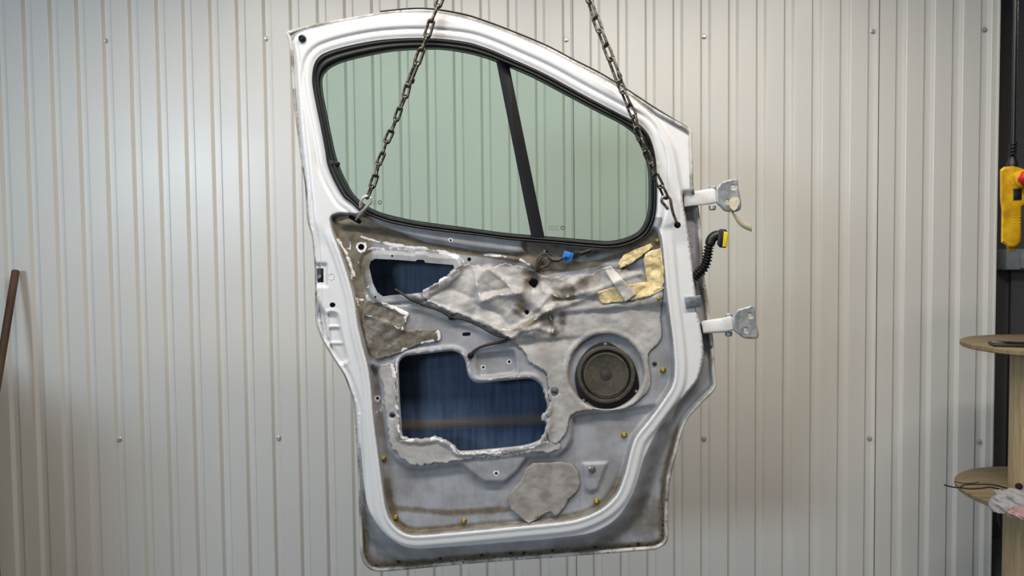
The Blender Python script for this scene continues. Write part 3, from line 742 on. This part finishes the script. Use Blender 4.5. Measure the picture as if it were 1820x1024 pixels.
film('sealing_film', [(655,535),(690,541),(715,550),(726,557),(722,570),(717,585),(735,586),(778,587),(781,605),(755,611),(722,622),(700,632),(668,638),(656,620),(648,595),(643,560)], [small[0]], [(690,541),(726,557),(717,585),(778,595),(722,622)], 0.003, 2.2, 'brown stained scrap of sealing film', 0.005, 1.6)
film('sealing_film', [(676,652),(700,650),(705,700),(708,745),(712,778),(740,781),(777,779),(798,788),(806,797),(815,806),(920,799),(965,786),(992,788),(994,800),(920,807),(838,815),(748,827),(726,823),(706,808),(693,785),(687,740),(682,690)], [circle(698, 739, 6, 5)], [(700,650),(706,745),(716,779),(777,779),(808,797),(920,800),(970,786)], 0.0025, 3.1, 'strip of torn film along the lower opening', 0.002)

# tape, foam, clips ----------------------------------------------------------
def sheet(name, pts, mat, extra, seed, th=0.002, wr=0.002, label=None, rag=1.5, step=2.6):
    lp = ragged(poly(pts, 3.0), rag, seed, 0.15); v2, tri = triangulate(lp, [], step); X, Y = v2[:, 0], v2[:, 1]
    h = Hf(X, Y)*1.0 + extra + wr*(fbm(X*.12+seed, Y*.12, 4)-0.47)*2
    o = part(name, door, PA(X, Y, YDR-h), tri, mat, smooth=True, normals=False, label=label)
    so_ = o.modifiers.new('thickness', 'SOLIDIFY'); so_.thickness = th; so_.offset = -1
    return o
sheet('masking_tape', [(1099,468),(1109,453),(1131,442),(1157,433),(1160,439),(1150,447),(1120,470),(1102,478)], M_tape, 0.007, 4.0, wr=0.003, label='crinkled beige tape')
sheet('masking_tape', [(1146,450),(1175,440),(1178,462),(1181,502),(1176,517),(1153,527),(1150,500),(1144,462)], M_tape, 0.006, 5.0, wr=0.003, label='crinkled beige tape')
sheet('masking_tape', [(1062,519),(1087,511),(1148,501),(1176,512),(1153,527),(1111,536),(1071,540),(1063,529)], M_tape, 0.007, 6.0, wr=0.003, label='crinkled beige tape')
sheet('clear_tape', [(1071,476),(1086,473),(1131,523),(1111,537)], M_wtape, 0.011, 7.0, wr=0.0015, rag=0.6, label='strip of whitish tape')
sheet('foam_pad', [(948,823),(1000,821),(1017,825),(1026,837),(1031,858),(1026,873),(1010,887),(1005,899),(988,918),(978,909),(967,913),(940,932),(921,915),(909,906),(901,885),(907,875),(924,856),(936,832)], M_foam, 0.004, 8.0, th=0.004, wr=0.0015, rag=0.8, label='grey foam pad stuck in the lower recess')
cv, cf = lathe([(0.0078, 0), (0.0078, 0.002), (0.0046, 0.003), (0.0046, 0.006), (0.0034, 0.0088), (0.001, 0.0105), (0, 0.0106)], (0, 0, 0), (0, -1, 0), 14, caps=False)
me_clip = mesh_of('trim_clip', cv, cf, M_clip)
for (px, py) in ((1178,658),(1109,773),(1060,891),(954,916),(682,815),(703,920),(824.5,926),(1168,428),(1170,530.5)):
    inst('trim_clip', door, me_clip, Matrix.Translation(on(px, py, 0.0005)))
# dark bolt in the plate, black screw left of the speaker clip, brass fastener in its washer
v, f = lathe([(0.009, 0), (0.009, 0.003), (0.006, 0.0045), (0.006, 0.009), (0.0, 0.010)], on(1052, 834), (0, -1, 0), 12, False); part('bolt', door, v, f, M_gunmetal)
v, f = lathe([(0.0055, 0), (0.0055, 0.003), (0.0, 0.006)], on(1163, 646), (0, -1, 0), 10, False); part('bolt', door, v, f, M_black)
v, f = lathe([(0.012, 0), (0.012, 0.003), (0.009, 0.005), (0.0085, 0.004), (0, 0.004)], on(986, 697), (0, -1, 0), 18, False); ws = part('quarter_turn_fastener', door, v, f, M_galv)
bpart('slot', ws, boxm(on(986, 697, 0.0045), 0.012, 0.003, 0.003, Matrix.Rotation(0.1, 3, 'Y')), M_black)
# rubber buffer in the upper rear corner, white plug beside the latch
v, f = lathe([(0.0095, 0), (0.0095, 0.003), (0.008, 0.007), (0.005, 0.008), (0.003, 0.006), (0, 0.006)], on(537.5, 69), (0, -1, 0), 18, False); part('rubber_buffer', door, v, f, M_rubber)
v, f = lathe([(0.0078, -0.001), (0.0078, 0.0), (0.0066, -0.0015), (0.0, -0.0012)], on(589, 492, 0.0012), (0, -1, 0), 18, False); part('hole_plug', door, v, f, M_white)
# latch seen in its pocket
lat = P(570.5, 489.5, YDR+0.030)
bpart('latch_plate', door, boxm(lat, 0.018, 0.004, 0.042, bev=0.001), M_black)
v, f = lathe([(0.006, 0), (0.006, 0.005), (0.004, 0.007), (0, 0.007)], P(568.5, 492, YDR+0.028), (0, -1, 0), 16, False); part('latch_claw', door, v, f, M_galv)
# small black drain plugs along the bottom lip
for (px, py) in ((708, 998), (782, 992.5), (856, 987), (907, 983), (931, 982), (982, 978), (1057, 972.5), (1134, 967)):
    v, f = lathe([(0.0042, -0.002), (0.0042, 0.0025), (0.0, 0.003)], on(px, py, 0.001), (0, -1, 0), 10, False); part('drain_plug', door, v, f, M_black)

# speaker -------------------------------------------------------------------
SPK = [(1063,610),(1079,608),(1092,614),(1118,633),(1130,655),(1136,690),(1125,706),(1105,720),(1089,726),(1060,725),(1044,714),(1031,708),(1024,690),(1022,664),(1031,638),(1048,618)]
YS = float(Dp(np.array([1077.]), np.array([661.]))[0])
v, f = prism(catmull(SPK, 3), YS, YS-0.008, 0.002, 1.5); spk = part('speaker', door, v, f, M_black, label='round black loudspeaker with dusty cone')
sc = P(1077, 665.5, YS-0.008); mpp = YDR/F
v, f = lathe([(52.5*mpp, 0), (52.5*mpp, 0.008), (50*mpp, 0.012), (46.5*mpp, 0.012), (45*mpp, 0.008), (44*mpp, 0.006)], sc, (0, -1, 0), 64, False); part('rim', spk, v, f, M_cone)
v, f = lathe([(44.5*mpp, 0.006), (43.6*mpp, 0.0085), (42.6*mpp, 0.009), (41.6*mpp, 0.008), (40.5*mpp, 0.005)], sc, (0, -1, 0), 64, False); part('surround', spk, v, f, M_rubber)
v, f = lathe([(41*mpp, 0.0075), (38*mpp, 0.0085), (36*mpp, 0.0070), (20*mpp, 0.0040), (9.5*mpp, 0.0020)], sc, (0, -1, 0), 64, False); part('cone', spk, v, f, M_cone)
v, f = lathe([(10.6*mpp, 0.0015), (10.2*mpp, 0.0038), (9.2*mpp, 0.0040), (8.8*mpp, 0.0032), (5*mpp, 0.0046), (0, 0.0052)], sc, (0, -1, 0), 32, False); part('dust_cap', spk, v, f, M_capring)
for (px, py) in ((1076, 612), (1037.5, 712), (1131, 696), (1139, 697)):
    v, f = lathe([(0.004, 0), (0.004, 0.002), (0.0, 0.0035)], P(px, py, YS-0.008), (0, -1, 0), 10, False); part('screw', spk, v, f, M_galv)

# wiring --------------------------------------------------------------------
def wire(name, pts, r, mat, ex=0.006, parent=door, label=None, step=4):
    lp = catmull(pts, step, False); e = ex if hasattr(ex, '__len__') else [ex]*len(lp)
    d = Dp(lp[:, 0], lp[:, 1]) - np.interp(np.linspace(0, 1, len(lp)), np.linspace(0, 1, len(e)), e)
    k = np.ones(5)/5; dp = np.convolve(np.pad(d, 2, 'edge'), k, 'valid'); d = np.minimum(dp, d + 0.004)
    v, f = tube([Vector(q) for q in PA(lp[:, 0], lp[:, 1], d)], r, 8); return part(name, parent, v, f, mat, smooth=True, label=label)
wire('cable', [(702,514),(716,523),(729,532),(755,543),(782,552),(801,563),(826,568),(848,577),(874,592),(890,598),(904,600)], 0.0033, M_wire, 0.010, label='black cable running down the film')
wire('cable', [(908,602),(892,607),(870,612),(852,618),(839,627),(836,633)], 0.0036, M_wire, 0.008)
v, f = lathe([(0.007, 0), (0.008, 0.004), (0.006, 0.009), (0, 0.010)], on(836, 632, 0.0), (0, -1, 0), 12, False); part('grommet', door, v, f, M_rubber)
v, f = lathe([(0.006, 0), (0.0075, 0.005), (0.005, 0.010), (0, 0.011)], on(802, 564, 0.003), (0, -1, 0), 12, False); part('cable_clip', door, v, f, M_rubber)
wire('wire_loop', [(952,482),(953,468),(957,457),(967,450),(975,454),(981,461),(992,462),(1002,458)], 0.0024, M_wireb, [0.006, 0.012, 0.016])
wire('wire_loop', [(956,484),(958,470),(962,460),(970,455),(978,462),(990,465),(1002,460)], 0.0020, M_wire, [0.006, 0.012, 0.014])
wire('wire_loop', [(960,476),(972,472),(981,464),(988,459)], 0.0024, M_wireb, [0.006, 0.010])
cb = on(1009, 455, 0.016); Rt = Matrix.Rotation(0.35, 3, 'Y')
bc = bpart('wire_connector', door, boxm(cb, 0.025, 0.016, 0.021, Rt, 0.002), M_blue, label='blue plastic connector')
bpart('latch_tab', bc, boxm(cb+Vector((0.002, -0.009, 0.002)), 0.010, 0.005, 0.012, Rt, 0.001), M_blue)
bpart('wire_socket', bc, boxm(cb+Vector((-0.006, -0.0085, -0.005)), 0.006, 0.003, 0.005, Rt, 0.0005), M_black)
wire('cable', [(1018,451),(1026,449),(1036,446)], 0.0028, M_wire, 0.016)
v, f = tube([P(1031, 451, YDR-0.006), P(1040, 448, YDR-0.008), P(1051, 444.5, YDR-0.010)], 0.0062, 10); part('cable_sleeve', door, v, f, M_black)
bpart('mounting_eye', door, boxm(on(969, 447, 0.004), 0.008, 0.006, 0.010, None, 0.002), M_gunmetal)

# hinges ---------------------------------------------------------------------
def hinge(armp, plate, hls, ya, label):
    v, f = prism(poly(armp, 12), ya+0.034, ya, 0.006, 4); hg = part('hinge', door, v, f, M_white, label=label)
    lp = catmull(plate, 4); n = len(lp); c = lp.mean(0)
    # dished plate with a folded rim and two square bolt holes
    v2, tri = triangulate(lp, hls, 3.0); X, Y = v2[:, 0], v2[:, 1]; e = sd(lp, X, Y)
    xr = (X-lp[:, 0].min())/(np.ptp(lp[:, 0]))
    h = -0.014*ss(2, 9, e)*ss(1.05, 0.75, 1-xr*0.0) - 0.004*xr
    o = part('hinge_plate', hg, PA(X, Y, ya+0.004-h), tri, M_zinc, smooth=True, normals=False, label='bare steel mounting plate')
    md = o.modifiers.new('thickness', 'SOLIDIFY'); md.thickness = 0.006; md.offset = -1
    x0 = max(p[0] for p in armp)
    for py in (min(p[1] for p in armp), max(p[1] for p in armp)):
        v, f = lathe([(0.009, -0.004), (0.009, 0.004), (0.006, 0.007), (0, 0.007)], P(x0-10, py+ (1 if py < 500 else 0), ya+0.015), (0, 0, -1 if py > (armp[0][1]+5) else 1), 14, False); part('hinge_pin', hg, v, f, M_zinc)
    return hg
sq = lambda cx, cy, w, h_: poly([(cx-w/2, cy-h_/2), (cx+w/2, cy-h_/2), (cx+w/2, cy+h_/2), (cx-w/2, cy+h_/2)], 3)
hinge([(1214,341),(1240,339),(1266,334.5),(1272,338),(1276,360),(1262,363),(1216,368)], [(1272,338),(1275,331),(1281,325),(1290,321),(1308,319),(1311,332),(1315,372),(1289,376),(1280,368),(1273,361)],
      [sq(1302, 333, 9, 7), sq(1292, 359, 7, 7)], YDR+0.030, 'upper hinge arm in white paint')
hinge([(1246,574),(1250,570),(1285,565),(1298,561.5),(1303,565),(1305,587),(1290,591),(1250,593)], [(1301,566),(1306,557),(1311,550),(1322,547),(1338,545),(1342,570),(1346,599),(1322,601),(1312,594),(1303,586)],
      [sq(1332, 561, 8, 8), sq(1324, 587, 8, 8)], YDR+0.030, 'lower hinge arm in white paint')
v, f = prism(poly([(1217,527),(1246,525),(1247,546),(1219,548)], 10), YDR+0.012, YDR-0.001, 0.002, 1.0); part('check_bracket', door, v, f, M_galv, label='small galvanised bracket')
# harness grommet with bellows and plug
bp = catmull([(1233,494),(1240,487),(1249,478),(1255,466),(1258,452),(1260,440),(1263,431)], 0.8, False)
path = [P(a, b, YDR+0.03) for a, b in bp]; L = [0]
for a, b in zip(path, path[1:]): L.append(L[-1]+(b-a).length)
rr = [0.0100 + 0.0026*math.sin(2*math.pi*s/0.0078) + 0.002*(1-s/L[-1]) for s in L]
v, f = tube(path, rr, 16); har = part('harness_boot', door, v, f, M_rubber, smooth=True, label='black ribbed rubber cable boot')
v, f = tube([P(a, b, YDR+0.03) for a, b in catmull([(1262,434),(1264,426),(1270,420),(1278,418),(1284,419)], 2, False)], 0.0125, 14); part('elbow', har, v, f, M_black, smooth=True)
v, f = prism(poly([(1279,407),(1290,407.5),(1293,412),(1290,441),(1279,440),(1274,434)], 8), YDR+0.046, YDR+0.014, 0.003, 1.5); pl = part('plug', har, v, f, M_black)
v, f = prism(poly([(1286,411.5),(1293,412),(1295,415),(1291.5,439),(1284,439.5)], 8), YDR+0.042, YDR+0.011, 0.003, 1.5); part('lock_slide', pl, v, f, M_conn_y, label='yellow locking slide')

# ------------------------------------------------------------------ tag on the upper hinge
tg = thing('paper_tag', 'cream paper tag with curled olive strip tied to the upper hinge', 'tag', P(1304, 372, YDR+0.02))
v, f = prism(ragged(catmull([(1296,356),(1303,350),(1312,351),(1315,358),(1311,368),(1304,375),(1297,366)], 2), 1.0, 3.3), YDR+0.022, YDR+0.020); part('tag_patch', tg, v, f, M_paper)
ct = catmull([(1297,368),(1304,381),(1313,393),(1324,401),(1336,406)], 2, False); n = len(ct); v = []; f = []
for i, (a, b) in enumerate(ct):
    t = i/(n-1); w = 2.5 + 4.0*ss(0.1, 0.7, t); y = YDR+0.020 + 0.01*math.sin(t*3)
    v += [P(a+w*0.35*(1-t), b-w*0.9, y), P(a-w*0.35*(1-t), b+w*0.9, y-0.003), P(a-w*0.35*(1-t), b+w*0.9, y-0.002), P(a+w*0.35*(1-t), b-w*0.9, y+0.001)]
for i in range(n-1):
    for k in range(4): f.append((4*i+k, 4*i+(k+1) % 4, 4*i+4+(k+1) % 4, 4*i+4+k))
f += [(0, 1, 2, 3), (4*n-4, 4*n-3, 4*n-2, 4*n-1)]
part('tag_strip', tg, v, f, M_tagback, smooth=True)

# ------------------------------------------------------------------ chains
def link_mesh(pitch, wire_r, width, mat):
    """stadium link lying in x-z, long axis z, inner length = pitch + wire"""
    hl = pitch/2 + wire_r - (width/2 - wire_r); r = width/2 - wire_r; pts = []
    for s, a0 in ((1, 0), (-1, math.pi)):
        for k in range(9):
            a = a0 + math.pi*k/8; pts.append((r*math.cos(a), 0, s*hl + r*math.sin(a)))
    v, f = tube(pts, wire_r, 8, True); return mesh_of('chain_link', v, f, mat)
def chain(label, joints, quick, hook, hookmat, topdir):
    base = P(*joints[-1], YDR-0.035)
    t = thing('lifting_chain', label, 'chain', base, 'chains carrying the door')
    n = len(joints)
    dep = lambda py: YDR - (0.034 - 0.010*max(0.0, min(1.0, (380-py)/700)))
    pts = [P(x, y, dep(y)) for x, y in joints]
    cache = {}
    for i in range(n-1):
        a, b = pts[i], pts[i+1]; d = b-a; Lk = d.length
        q = i == quick
        small_ = i > quick
        wr = 0.0036 if not small_ else 0.0031
        key = (round(Lk, 3), small_, q)
        if key not in cache: cache[key] = link_mesh(Lk, wr, 0.0205 if q else (0.0205 if not small_ else 0.0185), M_chain)
        xx, yy, zz = frame_to(d, (1, 0, 0)); ang = (math.radians(8) if i % 2 else math.radians(66)) + rnd.uniform(-.25, .25)
        if q: ang = math.radians(40)
        Rm = Matrix((xx, yy, zz)).transposed() @ Matrix.Rotation(ang, 3, 'Z')
        inst('quick_link' if q else 'chain_link', t, cache[key], Matrix.Translation((a+b)/2) @ Rm.to_4x4())
    if quick is not None:
        a, b = pts[quick], pts[quick+1]; c = a*0.25+b*0.75; xx, yy, zz = frame_to(b-a, (1, 0, 0))
        v, f = lathe([(0.0048, -0.006), (0.0052, -0.005), (0.0052, 0.005), (0.0048, 0.006)], c + xx*0.006, zz, 8); part('quick_link_nut', t, v, f, M_chain)
    hp = catmull([(x, y) for x, y, _ in hook], 2, False); ex = np.interp(np.linspace(0, 1, len(hp)), np.linspace(0, 1, len(hook)), [e for _, _, e in hook])
    v, f = tube([P(x, y, YDR-e) for (x, y), e in zip(hp, ex)], 0.0037, 10); part('wire_hook', t, v, f, hookmat, smooth=True)
    return t
LJ = [(778,11),(767,37),(759,64),(749.5,88),(740.7,113),(725,152),(720,172),(711,193),(704,213),(695.6,233),(687,252),(681,272.5),(672.5,292),(668,312),(661,332),(653,351)]
RJ = [(1049,3),(1058,31),(1066.6,55),(1076.5,80),(1086,105.5),(1100.7,145),(1108,164),(1118,187),(1127,207),(1131,228),(1138,248),(1148,270),(1156.7,289),(1164,310),(1175,332),(1184,351)]
apex = (911, -352)
def extend(J):
    x0, y0 = J[0]; n = 14
    return [(apex[0] + (x0-apex[0])*k/n, apex[1] + (y0-apex[1])*k/n) for k in range(n)] + J
chain('left steel lifting chain, crossing the rear side of the door window', extend(LJ), 14+4,
      [(641,368,0.026),(641,360,0.033),(646,351,0.036),(653,349,0.036),(659,353,0.036),(658,360,0.034),(649,370,0.030),(641,379,0.026),(634.5,389,0.018),(633,391,-0.004),(634,389,-0.024)], M_hook, 1)
chain('right steel lifting chain, running down the front window edge', extend(RJ), 14+4,
      [(1187,372,0.026),(1181,364,0.030),(1176,358,0.034),(1178,351,0.036),(1185,349,0.036),(1191,354,0.036),(1193,364,0.033),(1196,378,0.026),(1202,394,0.016),(1205,400,0.0),(1204,398,-0.02)], M_gunmetal, -1)
# hoist hook above the frame that carries both chains
ap = P(apex[0], apex[1], YDR-0.024)
hk = thing('hoist_hook', 'heavy crane hook carrying both chains above the door', 'hook', ap)
hpts = [ap+Vector((0.05*math.sin(a), 0, -0.006+0.045-0.05*math.cos(a))) for a in np.linspace(-2.2, 1.9, 24)][::-1] 
hpts = [ap+Vector((0.045*math.cos(a), 0, 0.045+0.045*math.sin(a)+0.006)) for a in np.linspace(-math.pi*1.05, math.pi*0.5, 26)] + [ap+Vector((0, 0, 0.13)), ap+Vector((0, 0, 0.16))]
v, f = tube(hpts, [0.007+0.006*min(1, k/8) for k in range(len(hpts))], 12); part('hook_body', hk, v, f, M_gunmetal, smooth=True)
bpart('hook_block', hk, boxm(ap+Vector((0, 0, 0.22)), 0.11, 0.07, 0.14, None, 0.015), M_yellow)
for s in (-0.02, 0.02):
    v, f = tube([ap+Vector((s, 0, 0.28)), Vector((ap.x+s, ap.y, ZT))], 0.004, 8); part('hoist_rope', hk, v, f, M_gunmetal)

# ------------------------------------------------------------------ leaning pole
pt, pb = P(28, 481, YW-0.03), P(-76, 1130, 2.72); pb.z = 0.0
pol = thing('leaning_pole', 'rusty brown pole leaning on the white cladding at the left edge', 'pole', pb)
d = (pt-pb); k = d.length
v, f = lathe([(0.0150, 0.003), (0.0155, 0.01), (0.0150, k*0.5), (0.0155, k-0.004), (0.0135, k)], pb, d, 16); part('shaft', pol, v, f, M_pole)
v, f = lathe([(0.0105, k-0.002), (0.0105, k+0.002), (0.0, k+0.002)], pb, d, 16, False); part('end_cap', pol, v, f, M_wire)

# ------------------------------------------------------------------ pendant control
YP = 2.45
pc = thing('pendant_control', 'yellow crane pendant control hanging on a black cable', 'control', P(1797, 440, YP))
body = [(1777,302),(1784,296.5),(1800,295),(1812,298),(1826,303),(1833,312),(1833,350),(1826,362),(1816,368),(1815,400),(1815,430),(1810,437),(1800,441),(1792,440),(1786,434),(1779,431),(1779,400),(1779.5,372),(1777,355)]
v, f = prism(poly(body, 5), YP+0.035, YP-0.035, 0.014, 4); part('body', pc, v, f, M_yellow, smooth='auto')
for py in (386, 391, 396):
    v, f = tube([P(1800, py, YP-0.0345), P(1814, py-1, YP-0.034)], 0.0016, 6); part('grip_rib', pc, v, f, M_yellow)
v, f = prism(catmull([(1802,312),(1809,305),(1822,303),(1830,310),(1831,325),(1822,333),(1808,331)], 3), YP-0.030, YP-0.042, 0.004, 2); part('button_collar', pc, v, f, M_yellow)
v, f = lathe([(0.010, 0.0), (0.012, 0.012), (0.0235, 0.016), (0.0245, 0.022), (0.022, 0.030), (0.012, 0.033), (0, 0.0335)], P(1813, 319, YP-0.040), (0.35, -1, 0.05), 24, False); part('emergency_stop', pc, v, f, M_red, label='red mushroom stop button')
v, f = prism(poly([(1801,335.5),(1816,335),(1816,355),(1801,355.5)], 6), YP-0.030, YP-0.040, 0.003, 1.5); part('rocker_button', pc, v, f, M_black)
v, f = prism(poly([(1788,439),(1808,439),(1803,447),(1793,447)], 6), YP+0.02, YP-0.02, 0.006, 2); part('lower_cap', pc, v, f, M_yellow)
q0 = P(1799, 296, YP); q1 = P(1801, 254, YP)
v, f = lathe([(0.016, 0), (0.016, 0.012), (0.012, 0.020), (0.010, 0.030)], q0, (0, 0, 1), 16); part('cable_gland', pc, v, f, M_black)
hx = [q0 + (q1-q0)*t + Vector((0.0095*math.cos(t*44), 0.0095*math.sin(t*44), 0)) for t in np.linspace(0.25, 1, 120)]
v, f = tube(hx, 0.0024, 6); part('strain_spring', pc, v, f, M_black, smooth=True)
v, f = tube([q0+Vector((0, 0, 0.02)), q1, P(1803, 120, YP), Vector((P(1805, 0, YP).x, YP, ZT))], 0.0065, 10); part('cable', pc, v, f, M_black, smooth=True)
v, f = tube([q1+Vector((0.008, 0, -0.03)), P(1805, 200, YP), Vector((P(1805, 0, YP).x+0.012, YP, ZT))], 0.003, 8); part('support_rope', pc, v, f, M_gunmetal, smooth=True)
# grey enclosure on the dark wall behind it
eb = P(1812, 461, YD-0.06)
en = thing('junction_box', 'grey enclosure fixed to the dark wall below the yellow pendant control', 'box', eb)
bpart('box_body', en, boxm(eb, 0.18, 0.09, 0.10, None, 0.01), M_greybox)
bpart('lid', en, boxm(eb+Vector((0.03, -0.05, 0)), 0.12, 0.02, 0.085, None, 0.008), M_greybox)
v, f = tube([eb+Vector((a, -0.064-0.012*math.sin(math.pi*k/8), -0.01-0.02*math.sin(math.pi*k/8))) for k, a in enumerate(np.linspace(-0.015, 0.07, 9))], 0.005, 8); part('handle', en, v, f, M_black, smooth=True)

# ------------------------------------------------------------------ wooden spool table
YSP = 2.50; R1, R2 = 0.30, 0.31
e1 = P(1730, 617, YSP); e2 = P(1719, 880, YSP); cx = e1.x + R1
sp = thing('cable_spool', 'two-tier stand made of wooden cable spools at the right edge', 'spool', (cx, YSP, 0))
def disc(z, r, name='flange'):
    v, f = lathe([(r-0.004, -0.009), (r, -0.006), (r, 0.006), (r-0.004, 0.009)], (cx, YSP, z), (0, 0, 1), 72); return part(name, sp, v, f, M_ply)
disc(e1.z, R1); disc(e2.z, R2+ (0.0)); disc(0.012, 0.31)
c1, c2 = cx - P(1808, 740, YSP).x, cx - P(1797, 970, YSP).x
v, f = lathe([(c1, e2.z+0.009), (c1, e1.z-0.009)], (cx, YSP, 0), (0, 0, 1), 40); part('core', sp, v, f, M_ply_core)
v, f = lathe([(c2, 0.02), (c2, e2.z-0.009)], (cx, YSP, 0), (0, 0, 1), 40); part('core', sp, v, f, M_ply_core)
hp_ = P(1810.5, 864, YSP-c1+0.006)
v, f = lathe([(0.011, 0.004), (0.0, 0.005)], hp_, (-0.45, -1, 0), 12, False); part('knot_hole', sp, v, f, M_black)
# phone on the upper flange
ph0 = Vector((cx-0.10, YSP-0.115, e1.z+0.009))
Rz = Matrix.Rotation(0.20, 3, 'Z')
phn = thing('phone', 'black phone lying on the upper spool flange', 'phone', ph0)
pc_ = ph0 + Vector((0, 0.03, 0.006))
q = P(1752, 603, YSP-0.02)
pc_ = Vector((q.x+0.085, YSP-0.06, e1.z+0.009+0.0055))
Rz = Matrix.Rotation(-0.38, 3, 'Z')
bpart('case', phn, boxm(pc_, 0.165, 0.080, 0.010, Rz, 0.004), M_black)
bpart('screen', phn, boxm(pc_+Vector((0, 0, 0.0053)), 0.155, 0.072, 0.001, Rz, 0.0004), M_phone)
# rag on the lower flange
rg0 = Vector((P(1800, 895, YSP-0.2).x+0.01, YSP-0.205, e2.z+0.0095))
rg = thing('work_rag', 'crumpled grey and pink rag lying on the lower spool flange', 'rag', rg0)
def lump(c, sx, sy, sz, seed, flat=True):
    bm = bmesh.new(); bmesh.ops.create_icosphere(bm, subdivisions=5, radius=1.0)
    for vv in bm.verts:
        p = vv.co.copy(); n = fbm(np.array([p.x*1.6+seed+p.z]), np.array([p.y*1.6-p.z+seed*2]), 5)[0]-0.47
        fold = math.sin(p.x*7+p.y*4+n*14)*0.07
        vv.co = Vector((p.x*sx, p.y*sy, p.z*sz))*(1+n*0.9+fold)
        if flat and vv.co.z < -sz*0.45: vv.co.z = -sz*0.45
    bmesh.ops.translate(bm, verts=bm.verts, vec=Vector(c)+Vector((0, 0, sz*0.45))); return bm
bpart('cloth', rg, lump(rg0+Vector((0.02, 0.02, 0)), 0.075, 0.06, 0.042, 1.7), M_rag, smooth=True)
bpart('cloth_lining', rg, lump(rg0+Vector((0.0, -0.045, 0)), 0.05, 0.03, 0.022, 4.1), M_ragp, smooth=True)
# stiff dark wires on the lower flange
for k, pts in enumerate(([(1678,862),(1694,866),(1706,866),(1712,862),(1740,861),(1765,862),(1790,868)], [(1702,866),(1722,869),(1745,868),(1760,866),(1785,872)], [(1697,856),(1712,859),(1728,859),(1740,857)])):
    w0 = thing('loose_wire', ('longest dark stripped wire poking left over the lower spool flange', 'dark wire lying across the lower spool flange beside the rag', 'short thin wire, upper one behind the other loose wires')[k], 'wire', P(*pts[-1], YSP-0.1), 'loose wires on the spool')
    lp = catmull(pts, 3, False)
    v, f = tube([P(a, b, YSP-0.09+0.05*(k == 2)) for a, b in lp], 0.0026 if k < 2 else 0.0016, 6); part('strand', w0, v, f, M_wire, smooth=True)
# black hose hanging behind the stand
hz = thing('black_cable', 'black cable hanging in a loop behind the lower spool core', 'cable', P(1800, 960, YSP+0.45))
v, f = tube([P(a, b, YSP+0.45) for a, b in catmull([(1815,830),(1795,845),(1780,880),(1776,920),(1782,940),(1800,958),(1815,990),(1818,1060)], 6, False)], 0.006, 8); part('cable_run', hz, v, f, M_black, smooth=True)
